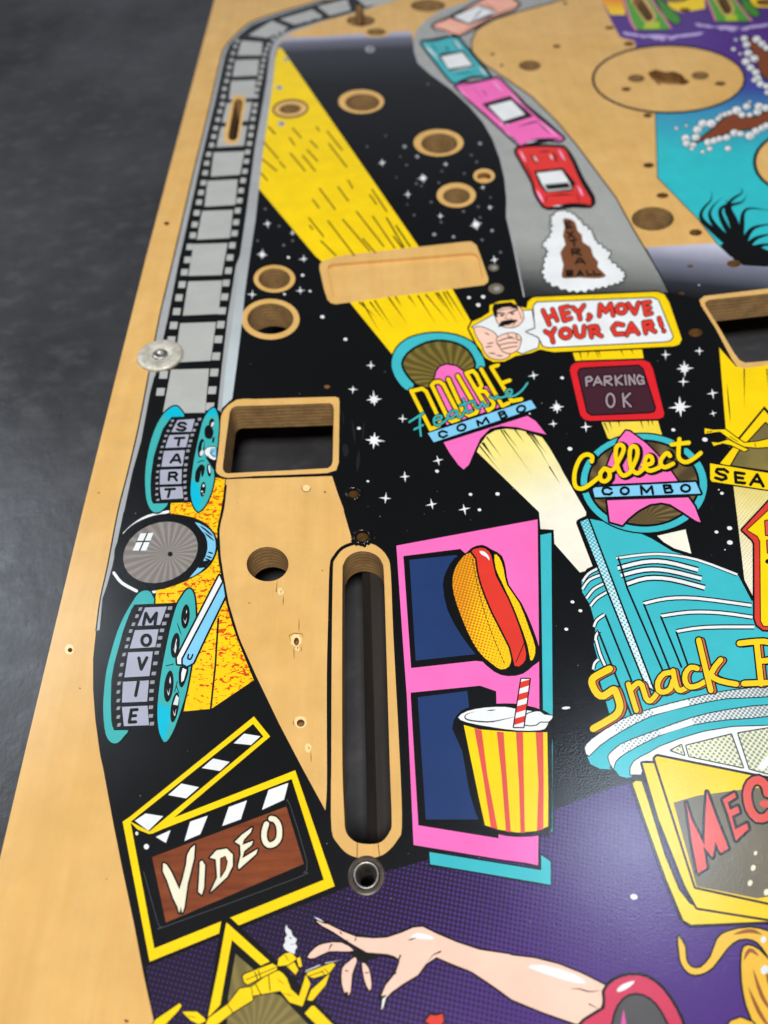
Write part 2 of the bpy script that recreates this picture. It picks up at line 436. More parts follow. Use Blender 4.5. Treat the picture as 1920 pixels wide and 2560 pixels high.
LRING = VS('1000 310, 1030 240, 1090 170, 1200 100, 1300 88')+T11('0 927, 300 918, 515 912, 537 922, 541 950, 536 1340, 520 1388, 460 1407, 200 1418, 0 1426')+VS('1080 1112, 1000 1092, 945 1050, 928 1010, 950 760, 985 450')
ROPEN = T21('1255 325, 1250 300, 1275 284, 1640 245, 1950 212, 1950 655, 1659 680, 1510 692, 1475 675, 1440 630, 1340 460')
RRING = T21('1225 320, 1215 285, 1245 260, 1640 213, 1990 178, 1990 680, 1659 706, 1500 729, 1455 712, 1420 660, 1320 470')
POCKET = T11('490 245, 462 90, 468 66, 490 50, 1395 -22, 1430 -12, 1446 15, 1468 130, 1462 152, 1440 163, 900 222, 520 264, 500 262')
POCKRING = T11('412 85, 414 50, 440 30')+T10('560 1655, 1340 1568, 1395 1564, 1430 1590, 1448 1640')+T11('1462 20, 1506 145, 1503 170, 1478 188, 900 260, 520 312, 485 305, 462 280, 440 210')
FSLOT = capsule((402, 890), (352, 1175), 36, 40, VF)
FRING = capsule((404, 878), (342, 1178), 62, 72, VF)
KEYH = T10('645 100, 640 50, 655 28, 680 28, 692 50, 700 95')+vel(T10, 680, 135, 95, 36, 0, 24)[18:]+vel(T10, 680, 135, 95, 36, 0, 24)[:19]
KEYH = T10('645 102, 641 55, 652 35, 672 30, 690 42, 697 60, 702 100, 745 108, 772 125, 770 145, 735 165, 680 172, 625 165, 590 145, 588 125, 610 108')
DEEP = [vel(T13, 715, 696, 92, 84), SLOT, LOPEN, ROPEN, FSLOT, KEYH,
  vel(VF, 848, 942, 92, 42, -3), vel(T10, 690, 664, 112, 56), vel(T10, 1188, 930, 118, 66), vel(T10, 1300, 1270, 88, 52),
  ellipse(686, 697, 40, 26), ellipse(676, 797, 58, 38.5), vel(T12, 75, 338, 136, 112),
  vel(T10, 780, 207, 62, 24), vel(T10, 1115, 36, 112, 40), vel(T20, 115, 425, 72, 34), vel(T20, 912, 1418, 138, 77),
  vel(T20, 805, 508, 54, 26), vel(T20, 1220, 490, 56, 27), capsule((815, 10), (885, 108), 32, 30, T20), capsule((1345, -30), (1395, 62), 32, 30, T20), vel(T20, 1060, -15, 85, 32)]
IRREG = T20('880 470, 930 450, 990 468, 1050 462, 1100 482, 1120 508, 1155 530, 1120 550, 1010 546, 968 538, 955 556, 925 528, 895 500')
# (outline, depth in mm): blind drillings, dents and pilot holes
BLIND = [(POCKET, 1.6), (vel(T10, 1478, 1145, 46, 26), 3.0), (IRREG, 5.0)]
for v, x, y, rx, ry in ((T20,880,748,30,15),(T20,885,1071,36,17),(T20,975,1267,40,18),(T20,1190,1507,42,22),(T20,290,300,26,11),(T20,632,180,30,11),
  (T20,758,284,34,14),(T20,1120,66,36,14),(T21,1437,50,45,24),(T21,1190,497,46,26),(T21,1155,66,20,9),(T21,1100,242,20,9),(T00,1080,1448,18,12),(T02,455,895,15,14),
  (T12,262,840,17,26),(T12,290,1368,26,24),(T11,632,1545,36,34),(T12,690,165,40,30),(T20,1640,15,60,22),(T20,740,578,30,14),(T20,1350,542,36,14),(T20,345,22,16,8),(VC,635,450,20,9),(VC,710,542,18,9)):
    BLIND.append((vel(v, x, y, rx, ry, 0, 14), 2.2 if rx < 30 else 5.0))
CUTS = [mm(p) for p in DEEP]+[mm(p) for p, d in BLIND]
OUTLINE = [(562,-90),(536,0),(452,316),(366,640),(285,962),(206,1280),(130,1597),(53,1920),(0,2146),(-62,2400),(-150,2760),(2160,2760),(2110,-90)]

# ------------------------------------------------------------------ printed ground of the playfield (one planar map in the board's face)
B = Art('plywood_board', P1, 0, flat=True)
B.f('wood', OUTLINE)
B.sub('black_print')
filmL = T10('1000 -80, 480 0')+VF('1130 0, 900 65, 680 130, 500 200, 390 290, 290 400, 250 500, 170 850, 75 1244')+T00('1286 985, 1230 1220, 1128 1659')+T01('1048 330, 1005 540, 965 760, 895 1120, 824 1420')+T02('763 0, 697 350, 650 560, 622 770')
filmL = smooth(filmL, False, 3)
blackL = T02('603 950, 603 1150, 618 1350, 648 1570')+T03('668 0, 738 380, 798 680, 870 1020, 930 1340, 1000 1659')+[(480, 2760)]
roadL = VC('450 -60, 440 20, 230 82, 100 162, 20 240, -15 330, -10 430, 20 520, 120 610, 300 740, 440 870, 560 1010, 640 1150, 700 1310, 740 1480, 757 1659')+VE('125 380, 200 700, 262 1000, 322 1295')
roadR = VC('1300 -30, 1200 0, 850 97, 620 172, 500 250, 457 350, 470 440, 560 530, 760 662, 960 802, 1160 1000, 1330 1200, 1480 1400, 1659 1640')+T20('700 1330, 800 1510, 890 1659')+T21('960 120, 1015 235')
topedge = VF('740 402, 790 345, 850 318')+T10('380 240, 700 215, 1008 200')
# black field, its upper ends printed as a fade
B.f('black', [p for p in filmL if p[1] > 120]+blackL+[(2160, 2760), (2160, 660)]+T21('1700 70, 1659 60, 1500 10')+T20('1420 1659, 1330 1575, 865 1602')+roadR[-3:]+roadL[6:][::-1]+topedge[::-1])
B.sub('black_fade_print')
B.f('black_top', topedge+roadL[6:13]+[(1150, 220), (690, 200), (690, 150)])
B.sub('black_fade_print')
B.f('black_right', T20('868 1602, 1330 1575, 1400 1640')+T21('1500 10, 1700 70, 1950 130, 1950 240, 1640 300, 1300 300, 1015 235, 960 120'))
B.sub('purple_print')
B.f('violet', T03('945 1290, 1000 1659')+[(480, 2760), (2160, 2760), (2160, 1860), (1920, 1890)]+T23('1000 60, 700 110, 300 262')+VU('1290 920')+T13('1130 590, 850 668, 400 850, 0 1000'))
B.sub('wood_panel_print')
wp = VS('1062 1132, 1050 1300, 987 1659')+T02('1422 120, 1430 280, 1446 390, 1482 590, 1552 820, 1659 1060')+T12('150 1372, 300 1659')+T13('458 290, 470 130')+T12('472 1659, 466 1000, 482 500, 492 330, 545 240, 630 203, 602 110, 570 0')+T11('568 1640, 530 1540, 492 1424, 250 1432, 0 1440')
B.f('wood', wp)
B.sub('keepout_ring')
for q in (SLOTRING, LRING, RRING, POCKRING): B.sub('keepout_ring').f('wood', q)
for v, x, y, rx, ry in ((T10,682,658,148,78),(T10,1183,925,162,88),(T10,1298,1265,127,80),(T10,1478,1140,70,47)): B.sub('keepout_ring').f('wood', vel(v, x, y, rx, ry))
for q in (ellipse(686, 697, 52, 34.5), ellipse(676, 798, 73, 51), vel(T10, 778, 205, 92, 36)): B.sub('keepout_ring').f('wood', q)
B.sub('light_beam_print')
beam = VF('745 412, 720 500, 700 700, 665 950, 622 1244')+T10('15 1218, 385 1659')+T11('420 30, 620 315, 880 635, 1000 800, 1400 620, 1440 500, 1390 420, 1275 218')+T10('1055 1600, 165 312')
B.f('yellow', beam).f('wood', POCKRING)
B.f('wood', vel(VF, 850, 940, 146, 72, -4))
B.f('yellow', T21('385 600, 840 590, 858 690, 415 690'))
B.sub('pale_beam_print')
B.f('beam_gold', T21('575 1060, 940 1050, 975 1170, 800 1250, 620 1180'))
B.f('beam_cream', VD('875 1165, 905 1100, 970 1010, 1050 965, 1150 950, 1300 965, 1490 1030, 1560 1130, 1659 1300')+T21('330 1400, 480 1659')+T22('480 60, 560 360, 440 392, 275 205, 270 115, 185 110, 175 0'))
B.f('beam_cream', VO('1060 1395, 1370 1325, 1445 1640, 1300 1620'))
B.sub('search_beam_print')
B.f('yellow', VR('114 28, 140 350, 160 600, 170 720, 300 900, 700 900, 700 100, 240 170'))
B.f('beam_pale', VR('218 1040, 700 1130, 700 1900, 350 1885, 310 1830, 258 1380'))
B.f('wood', RRING)
B.sub('speckled_yellow_print')
B.f('fleck', VS('330 1600, 350 1430, 600 1430, 920 1108, 1050 1128, 1040 1290, 975 1659')+T02('1412 110, 1418 280, 1430 380, 1470 600, 1540 830, 1645 1090, 1370 1275, 1190 1292, 1230 1100, 1000 600, 1015 510, 1100 300, 1000 100, 1060 0'))
B.sub('keyline_print')
B.V = T02
B.l('black', 16, T02('1462 -170, 1445 -20, 1416 110, 1420 280, 1436 385, 1474 590, 1545 820, 1652 1075'), sm=3)
B.sub('keyline_print')
B.l('black', 12, T02('1415 690, 1395 1000, 1365 1280'))
B.sub('keyline_print')
B.l('black', 16, T11('-20 1434, 250 1426, 492 1418'))
B.sub('keyline_print')
B.l('black', 22, T12('640 200, 560 232, 510 290, 487 360, 478 700, 470 1050, 470 1450')+T13('470 130, 458 300'), sm=3)
B.sub('keyline_print')
B.l('black', 10, vel(VF, 850, 940, 150, 76, -4), closed=True)
B.sub('keyline_print')
B.l('seal', 6, T13('657 482, 655 578')); B.sub('keyline_print').l('seal', 6, T13('790 480, 800 572'))
B.sub('road_print')
road = roadL+roadR[::-1]
B.f('road', road)
B.V = T20
B.l('black', 9, roadR, sm=0); B.l('band', 10, roadL)
B.sub('lagoon_print')
lag = T20('545 -70, 580 0, 645 140, 700 240, 790 270, 810 330')+T20('935 700, 932 740, 946 1150, 1210 1420, 1330 1575, 1420 1659')+T21('1500 10, 1659 60, 1900 130')+T20('2050 1700, 2050 -70')
B.l('black', 12, lag[5:12]); B.f('lagoon', lag)
B.f('dusk', T20('545 -70, 580 0, 640 96, 735 96, 725 -70'))
B.sub('wood_disc_print')
B.f('black', vel(T20, 1015, 512, 500, 226)).f('wood', vel(T20, 1017, 512, 484, 212))
B.f('wood', T20('600 150, 690 235, 705 245, 790 262, 805 295, 760 310, 640 330'))
B.f('black', vel(T20, 1905, 1050, 345, 222)).f('wood', vel(T20, 1910, 1050, 328, 208))
B.sub('film_strip_print')
grR = VF('1659 35, 1370 122, 1180 168, 1000 232, 880 272, 790 332, 742 400, 720 480, 700 700, 665 950, 620 1244')+T00('1655 1430, 1620 1659')+T01('1585 250, 1572 400, 1535 700, 1505 900, 1490 935, 1440 985, 1428 1012')
B.f('band', filmL+T02('645 765, 664 560, 692 480, 728 350, 800 0')+T01('803 1659, 858 1400, 914 1200, 968 905, 1000 780, 1440 1012')+grR[::-1]+T10('1100 -60'))
B.V = T00
B.l('black', 9, filmL)
B.f('black', VF('1659 15, 1500 75, 1400 105, 1240 150, 1060 195, 900 245, 800 280, 720 340, 690 400, 670 480, 645 700, 602 950, 548 1244')+T00('1640 1050, 1600 1350, 1555 1659')+T01('1530 60, 1475 400, 1440 700, 1420 900, 1405 1060, 1040 1060, 975 900, 985 870, 1020 700, 1088 400, 1165 0')+T00('1168 1655, 1300 1050')+VF('110 1244, 205 850, 285 480, 322 390, 420 290, 520 212, 690 150, 900 85, 1150 10, 1400 -60, 1659 -60'))
B.sub('grey_strip_print')
B.f('strip_fade', T01('1560 0, 1610 0, 1585 250, 1572 400, 1535 700, 1505 925, 1440 985, 1445 900, 1465 700, 1510 400')+[]) 
def perf(cx, cy, v, w, h, lean): 
    x, y = v('%f %f' % (cx, cy))[0]
    return [(x-w/2+lean*h, y-h/2), (x+w/2+lean*h, y-h/2), (x+w/2-lean*h, y+h/2), (x-w/2-lean*h, y+h/2)]
B.sub('perforations', None, 'stuff')
for v, s in ((T01, '1215 25 1195 105 1180 185 1160 270 1145 360 1125 450 1110 545 1060 770 1040 880 1490 10 1480 95 1465 175 1455 265 1440 355 1430 445 1415 540 1400 650 1388 755 1375 870 1360 975'),
  (T00, '1230 1600 1250 1525 1262 1455 1275 1380 1290 1310 1303 1248 1318 1185 1330 1120 1340 1058 1352 1000 1372 940 1385 885 1398 830 1412 775 1425 722 1440 675 1447 625 1455 575 1468 525 1480 480 1487 435 1500 390 1510 345 1525 300 1540 265 1505 1590 1520 1512 1530 1440 1540 1365 1552 1300 1562 1235 1575 1170 1587 1110 1597 1045 1605 985 1617 930 1625 875 1632 825 1640 770 1648 722 1655 680'),
  (VF, '555 830 565 775 580 720 590 670 600 620 610 570 620 520 630 470 645 425 665 385 700 335 735 300 780 270')):
    q = [float(a) for a in s.split()]
    for i in range(0, len(q), 2):
        y = v('%f %f' % (q[i], q[i+1]))[0][1]; k = 8.5+11.5*min(1, max(0, (y-100)/800))
        B.f('grey', perf(q[i], q[i+1], v, k, k*.95, .07))
for q in ('915 200 960 188 955 196 910 209', '990 182 1035 168 1030 177 985 191', '1080 160 1120 146 1115 155 1075 170', '1230 112 1275 98 1270 107 1225 122', '1290 94 1335 82 1330 90 1285 103', '1560 28 1610 14 1605 24 1555 37'):
    B.f('grey', VF(q))
frames = [(VF,'1420 -15, 1700 -85, 1720 15, 1500 55'),(VF,'1085 55, 1340 -8, 1372 88, 1190 135'),(VF,'760 165, 1040 82, 1130 142, 885 213'),(VF,'690 178, 832 240, 650 328, 488 305'),(VF,'430 350, 610 364, 600 478, 390 480'),(VF,'375 520, 580 514, 565 652, 350 662'),(VF,'340 698, 555 690, 535 848, 318 858'),(VF,'300 890, 520 880, 485 1045, 258 1060'),
 (T00,'1432 822, 1602 815, 1580 945, 1402 955'),(T00,'1385 988, 1585 980, 1555 1132, 1365 1145'),(T00,'1345 1172, 1540 1162, 1525 1328, 1325 1340'),(T00,'1310 1367, 1510 1360, 1490 1542, 1275 1553'),(T00,'1255 1582, 1475 1575, 1437 1782, 1220 1788'),(T01,'1220 165, 1440 158, 1415 375, 1185 386'),(T01,'1168 436, 1400 428, 1365 678, 1130 690'),(T01,'1108 736, 1355 730, 1328 1015, 1055 1020')]
for v, q in frames:
    B.sub('film_frame').f('grey', v(q))
B.sub('film_strip_print', None).f('wood', FRING)
base = B.build()

# board: face, pocket floors, routed walls, sides and underside in one mesh
vs, fs, ms, mi = base[0]
ms = ms+[mat('cut'), mat('wood'), mat('dent')]; CI, WI, DI = len(ms)-3, len(ms)-2, len(ms)-1
def wall(p, z0, z1, i):
    p = mm(p); n = len(p); b = len(vs)
    for z in (z0, z1): vs.extend([(x/1000, y/1000, z) for x, y in p])
    for k in range(n): fs.append([b+k, b+(k+1) % n, b+n+(k+1) % n, b+n+k]); mi.append(i)
ZB = ZT-THK
for p in DEEP: wall(p, ZT, ZB, CI)
wall(OUTLINE, ZT, ZB, CI)
for p, d in BLIND:
    z = ZT-d/1000; wall(p, ZT, z, DI if p is not POCKET else WI)
    for (_, v, t) in planar([('f', mm(p))], []).values():
        b = len(vs); vs.extend([(x/1000, y/1000, z) for x, y in v]); fs.extend([[a+b for a in q] for q in t]); mi.extend([WI if d < 2 or d == 3.0 else DI]*len(t))
for (_, v, t) in planar([('f', mm(OUTLINE))], [mm(p) for p in DEEP]).values():
    b = len(vs); vs.extend([(x/1000, y/1000, ZB) for x, y in v]); fs.extend([[a+b for a in q][::-1] for q in t]); mi.extend([WI]*len(t))
board = link_mesh('plywood_board', vs, fs, ms, mi, PF)
#PART3
# ------------------------------------------------------------------ printed motifs
def letters(A, col, w, items, ol=0, oc='black', sm=0, label=None):
    """each letter a sub-part of its own, drawn as strokes 'x y x y; x y ...'"""
    for it in items:
        A.sub('letter')
        ps = [A.V(q) for q in it.split(';')]
        if ol:
            for q in ps: A.l(oc, w+2*ol, q, sm=sm)
        for q in ps: A.l(col, w, q, sm=sm)
    A.sub()
def ov(cx, cy, rx, ry, rot=0, n=14, a0=0, a1=360):
    c, s = math.cos(math.radians(rot)), math.sin(math.radians(rot)); o = []
    for i in range(n+1):
        a = math.radians(a0+(a1-a0)*i/n); x, y = rx*math.cos(a), ry*math.sin(a); o.append('%.1f %.1f' % (cx+x*c-y*s, cy+x*s+y*c))
    return ' '.join(o)
def perfs(A, s, w, h, col, lean=.08):
    q = [float(x) for x in s.split()]
    A.sub('perforations', None, 'stuff')
    for i in range(0, len(q), 2):
        x, y = q[i], q[i+1]
        A.f(col, '%f %f %f %f %f %f %f %f' % (x-w/2+lean*h, y-h/2, x+w/2+lean*h, y-h/2-2, x+w/2-lean*h, y+h/2-2, x-w/2-lean*h, y+h/2))
    A.sub()

# --- START reel
A = Art('film_reel_print', VS, 1, 'turquoise film reel print whose frames spell START')
A.f('jade', '400 185 340 210 250 290 170 420 100 600 50 800 20 1000 15 1200 30 1380 70 1500 130 1560 190 1560 250 1520 310 1440 120 1440 95 1350 90 1200 100 1050 130 850 180 680 250 480 330 370 380 335 520 325 490 250 440 195', ol=18, sm=2)
A.f('cyan', '400 185 340 210 260 290 300 360 380 330 515 322 485 250 440 195')
A.f('black', '360 330 780 318 745 420 690 620 650 830 615 1050 605 1250 612 1425 120 1442 95 1350 90 1200 100 1050 130 850 180 680 250 480 330 370', ol=6)
perfs(A, '370 375 345 435 315 505 285 570 265 640 237 712 220 780 203 860 190 955 178 1035 170 1110 168 1185 168 1255 165 1330 180 1400', 36, 28, 'hole')
perfs(A, '720 355 680 420 650 497 625 560 605 635 588 700 570 765 553 855 543 945 535 1015 530 1090 530 1168 530 1240 535 1312 545 1385', 42, 34, 'hole')
for q in ('435 365 660 350 615 515 355 520','330 560 585 550 545 715 275 725','260 765 530 755 500 960 225 970','210 1010 490 1000 485 1190 205 1200','205 1235 495 1225 510 1380 225 1395'): A.sub('film_frame').f('frame', q)
letters(A, 'black', 33, ['545 418 515 400 465 402 442 425 465 445 515 455 540 473 515 496 460 496 428 482','402 600 522 595;460 602 443 692','345 915 418 812 438 812 472 915;375 886 455 886','322 1142 330 1048 405 1043 430 1068 405 1096 335 1098;392 1100 425 1148','278 1263 400 1257;338 1263 312 1362'])
A.sub('reel_flange')
A.f('jade', '900 205 830 260 770 360 735 480 690 680 645 900 612 1150 605 1330 640 1470 690 1545 720 1545 780 1490 840 1380 890 1230 912 1090 905 1020 935 850 960 600 972 430 965 330 935 235', ol=18, sm=2)
A.f('cyan', '612 1150 605 1330 640 1470 690 1545 712 1548 750 1420 720 1300 690 1180'); A.f('cyan', '900 205 830 260 790 330 880 300 955 290 935 235')
A.e('black', 876, 410, 34, 68, 8).e('smoke', 888, 420, 16, 34, 20).f('black', '800 450 850 430 900 500 885 590 840 610 790 580 785 500', sm=2).f('black', '890 590 920 585 905 660 880 650')
A.e('black', 742, 728, 42, 122, 8).e('smoke', 748, 790, 22, 42, 20).e('jade', 762, 700, 14, 60, 10)
A.f('black', '720 950 760 940 790 980 770 1080 745 1100 740 1020 715 1165 665 1160 668 1040', sm=2)
A.e('black', 842, 1015, 26, 85, -6).e('smoke', 848, 1000, 12, 55, -8)
A.e('black', 765, 1262, 34, 98, 6).e('smoke', 772, 1215, 12, 20).e('smoke', 752, 1290, 14, 10).e('hole', 770, 1325, 12, 12)
A.f('black', '800 850 850 800 935 880 935 1010 900 1010').f('white', '790 760 830 720 900 715 935 730 935 860 900 880 830 840 790 800', ol=8, sm=2).f('sky', '870 740 935 735 935 850 890 830 858 790', ol=6)
A.l('black', 9, '905 760 870 785 885 825 925 830', sm=2)
for i in range(6): A.l('black', 6, '%d %d %d %d' % (830+i*14, 825+i*22, 838+i*14, 875+i*22))
A.l('black', 12, '700 915 735 895 775 892', sm=2)
A.build()

# --- projector lens
A = Art('projector_lens_print', T02, 1, 'grey round lens print with a window highlight and black rim')
A.l('white', 18, '805 140 870 80 960 28 1090 -2', sm=3).l('white', 20, '738 395 790 460 885 512', sm=3).f('white', '985 512 1015 508 1010 526 985 528')
A.f('black', '740 270 770 180 850 90 960 35 1060 12 1170 18 1290 50 1370 110 1412 195 1400 280 1350 360 1260 420 1150 470 1040 502 930 508 830 470 760 390', sm=3)
A.f('sky', '1262 66 1335 98 1385 150 1398 230 1372 310 1300 385 1228 425 1310 330 1345 240 1330 150', sm=2)
for q in ('1290 85 1365 140','1310 100 1385 160','1320 130 1392 190','1345 260 1385 270','1335 285 1378 300','1325 300 1370 318','1310 325 1360 338'): A.l('black', 12, q, taper=2)
A.f('black', '1300 320 1372 310 1330 360 1285 365')
A.sub('lamp_insert').e('lens_rays', 1040, 262, 250, 190, -22)
A.sub('window_highlight').f('white', '910 140 995 135 948 250 860 250').l('black', 9, '955 138 905 250').l('black', 9, '885 192 970 190')
A.sub('pilot_hole').e('black', 1103, 273, 16, 16)
A.build()

# --- MOVIE reel
A = Art('film_reel_print', VM, 2, 'turquoise film reel print whose frames spell MOVIE, below the lens')
A.f('jade', '500 70 440 100 370 200 290 340 220 500 160 700 110 900 85 1100 75 1300 90 1500 120 1600 170 1650 230 1645 290 1580 335 1512 190 1510 165 1420 160 1250 165 1000 190 850 230 700 290 480 350 320 400 222 600 205 580 110 550 75', ol=16, sm=2)
A.f('black', '400 220 850 200 820 320 770 560 710 800 670 1050 645 1300 660 1505 190 1512 165 1420 160 1250 165 1000 190 850 230 700 290 480 350 320', ol=6)
perfs(A, '460 262 425 335 388 420 360 490 335 575 317 650 292 733 270 838 255 942 240 1032 232 1120 232 1210 232 1290 232 1380 240 1462', 34, 36, 'hole', .15)
perfs(A, '768 252 738 330 708 412 685 483 665 560 650 640 630 715 615 825 600 930 585 1020 577 1110 573 1195 570 1280 570 1370 580 1450', 44, 36, 'hole')
for q in ('510 245 735 235 665 425 430 435','405 480 650 470 615 655 350 670','335 710 590 700 555 955 295 970','280 1015 550 1000 530 1220 270 1230','270 1275 535 1262 550 1465 290 1475'): A.sub('film_frame').f('frame', q)
letters(A, 'black', 34, ['493 418 518 305 562 395 628 303 612 418', ov(522, 585, 46, 54, 8), '445 768 470 885 528 765', '440 1018 412 1158', '346 1436 368 1306;366 1308 428 1303;356 1370 412 1366;346 1434 412 1430'])
A.sub('reel_flange').f('jade', '975 50 930 75 880 150 840 220 790 380 740 600 690 850 660 1050 640 1250 640 1420 660 1550 710 1640 760 1600 820 1480 890 1280 940 1100 980 880 1010 700 1032 450 1032 250 1015 110', ol=18, sm=2)
A.f('cyan', '640 1250 640 1420 660 1550 705 1640 740 1500 770 1380 760 1270')
for x, y, rx, ry, r in ((928,338,44,126,5),(823,638,45,132,7),(755,1062,48,164,6),(818,1280,40,158,9)):
    A.sub('reel_window').e('black', x, y, rx, ry, r)
    A.l('smoke', 9, '%d %d %d %d' % (x+14, y-ry*.55, x+8, y-ry*.2), taper=2).l('smoke', 7, '%d %d %d %d %d %d' % (x-20, y+ry*.2, x-2, y+ry*.55, x+14, y+ry*.1), taper=2)
A.sub('reel_flange')
A.l('smoke', 18, '828 600 822 720', taper=2).l('smoke', 12, '770 960 772 1040', taper=2).f('smoke', '835 1150 860 1180 850 1260 800 1250 820 1190')
A.l('black', 12, '838 395 888 535', taper=2).l('black', 10, '730 850 805 830').l('black', 9, '845 1010 815 1120').l('black', 9, '835 1060 860 1130')
A.f('black', '870 860 960 870 940 980 900 1070 870 1060 858 1000', sm=2).f('white', '900 872 940 890 910 1000 885 1020 885 930')
A.build()
A = Art('projector_arm_print', T02, 3, 'pale blue diagonal lever print over the lower reel')
A.f('white', '1422 412 1446 470 1280 800 1195 960 1190 990 1150 985 1148 945', ol=12).f('sky', '1446 462 1458 548 1340 790 1252 978 1212 1000 1186 985 1186 955', ol=12)
A.l('black', 11, '1222 925 1218 950 1236 955 1250 925', sm=2)
A.build()

# --- clapperboard
A = Art('clapperboard_print', VK, 1, 'yellow edged clapperboard print with VIDEO on a brown insert')
A.f('yellow', '20 812 75 775 992 33 1112 182 400 783 1298 432 1590 1290 220 1849', ol=14)
A.f('black', '80 812 986 88 1062 182 218 885').f('black', '78 818 130 870 218 905 1272 496 1510 1243 254 1752')
A.f('yellow', '222 888 400 783 600 712 400 830 235 903')
for q in ('920 160 1040 180 970 245 842 232','690 345 812 370 740 437 607 415','455 530 585 557 490 640 357 615','190 752 320 772 210 880 110 805','265 925 375 875 340 970','520 812 650 768 595 905 478 955','805 705 940 655 895 795 757 845','1100 578 1247 525 1215 650 1052 725'): A.sub('white_block').f('white', q)
A.sub('rivet_print').e('cream', 125, 900, 11, 14).e('white', 196, 998, 19, 20)
A.sub('insert_outline').l('ash', 5, '175 1180 280 1560 310 1590 360 1580 1310 1230 1360 1190 1385 1110 1260 690 1235 660', sm=2)
A.sub('lamp_insert').f('redwood', '238 1075 1232 700 1362 1125 340 1560')
for q in ('320 1120 345 1130 380 1185 440 1315 465 1235 490 1130 498 1060 525 1010 555 985 548 1085 500 1280 478 1440 462 1490 450 1440 440 1490 425 1440 395 1380 350 1250 318 1180',
  '592 1112 608 1100 630 1135 622 1300 606 1355 580 1332 588 1200',
  '850 962 905 908 980 855 968 892 918 945 905 985 985 955 975 985 920 1030 905 1085 1020 1015 1008 1052 880 1165 875 1140 895 1060 890 985'):
    A.sub('letter').f('cream', q, ol=13)
A.sub('letter').f('cream', '665 1080 715 1025 790 1012 835 1055 835 1140 795 1220 670 1335 720 1225 710 1090', ol=13).f('redwood', '745 1085 780 1070 795 1110 780 1170 745 1225', ol=0).l('black', 8, '745 1085 780 1070 795 1110 780 1170 745 1225', closed=True)
A.sub('letter').l('cream', 40, '1118 790 1150 800 1178 850 1178 930 1145 975 1100 985 1072 950 1068 890 1085 830', sm=3, ol=13)
A.build()

# --- HEY sign
A = Art('shouting_man_sign_print', VH, 2, 'yellow edged sign print of a moustached man shouting HEY, MOVE YOUR CAR!')
A.f('yellow', '500 78 525 70 1430 30 1482 48 1520 110 1612 380 1595 418 1555 432 660 475 560 455 500 480 380 505 300 545 220 550 160 520 110 450 70 370 35 300 60 250 130 220 190 180 190 130 260 100 370 90 400 140 465 150 472 105', ol=12)
A.sub('shirt').f('white', '60 290 130 250 220 200 440 170 500 165 525 300 470 320 555 380 548 440 430 485 250 400 200 320', ol=7)
A.sub('head').f('skin', '222 150 300 133 390 130 430 170 440 222 420 260 375 290 310 290 260 270 235 220', ol=6, sm=2)
A.f('black', '208 156 220 118 345 104 392 128 408 180 385 156 340 142 290 146 246 166 250 222 222 208')
A.l('black', 11, '248 186 300 190').l('black', 11, '328 186 385 166').e('black', 280, 205, 15, 7).e('black', 358, 192, 15, 7).l('black', 5, '250 170 300 160 370 152').l('umber', 6, '410 180 425 230').l('black', 6, '345 225 375 262 360 285').l('black', 4, '318 190 305 225 328 228', sm=2)
A.f('black', '250 290 275 248 325 236 392 236 395 250 350 266 315 272 285 286').l('black', 5, '300 275 345 272')
A.sub('forearm').f('skin', '75 300 130 290 220 330 250 380 245 420 300 470 335 490 330 510 280 530 200 520 150 470 135 420 100 370', ol=6, sm=2)
for q in ('150 330 190 350', '165 415 225 405', '150 440 215 432', '180 480 240 490', '235 500 290 505'): A.l('black', 9, q, taper=2)
A.sub('fist').f('skin', '250 365 330 335 385 340 422 370 416 410 405 450 350 485 290 470 265 430 245 400', ol=6, sm=2)
for q in ('255 395 320 372 375 375', '262 425 330 408 395 405', '285 452 345 440 395 432', '325 345 335 370 355 360', '385 345 395 385 420 385'): A.l('black', 7, q, sm=2)
A.sub('speech_bubble').f('white', '515 135 540 108 1400 75 1437 92 1546 362 1530 386 1495 397 622 440 585 430 562 382 548 362 462 325 528 300', ol=8)
letters(A, 'hotred', 27, ['585 168 632 272;655 160 690 240;612 226 670 198','715 150 742 243;715 152 770 138;728 196 775 184;742 242 792 226','805 145 850 185 888 130;850 185 860 232','925 200 938 212 920 235','1002 208 1008 125 1050 178 1085 118 1105 204', ov(1165,156,34,32,0,12),'1215 118 1265 190 1292 110','1330 112 1347 198;1325 112 1375 106;1338 152 1378 148;1347 197 1388 188',
  '602 322 645 350 672 302;645 350 660 402', ov(752,338,38,33,0,12),'820 288 835 352 862 364 885 352 890 285','930 290 945 365;930 290 982 285 995 312 945 330;968 328 1018 358','1178 275 1128 265 1098 300 1122 345 1182 340','1205 350 1238 265 1292 340;1225 322 1275 315','1330 257 1346 335;1330 257 1382 250 1395 278 1346 300;1370 296 1415 324','1445 225 1465 285','1478 317 1481 320'], ol=7)
A.build()

# --- PARKING OK
A = Art('parking_sign_print', T21, 1, 'red framed dark insert print reading PARKING OK')
A.f('crimson', '375 742 382 712 410 692 450 688 850 675 890 690 912 730 986 1020 980 1045 950 1056 500 1068 465 1058 442 1030', ol=12)
A.sub('lamp_insert').f('maroon', '430 758 440 736 470 730 820 712 846 735 926 985 918 1005 890 1012 515 1028 490 1010', ol=9)
letters(A, 'letter', 13, ['484 842 480 788 508 783 520 800 505 812 486 812','530 838 555 782 584 834;540 820 572 818','600 838 600 782 636 780 645 796 630 808 604 810 648 836','668 778 676 838;710 775 672 808 714 834','732 773 740 834','764 836 756 774 798 830 792 770','850 788 822 772 808 798 826 830 856 826 850 805 836 807', ov(638,936,26,44,-4,14),'718 892 726 978;765 890 724 930 770 975'], ol=8)
A.build()

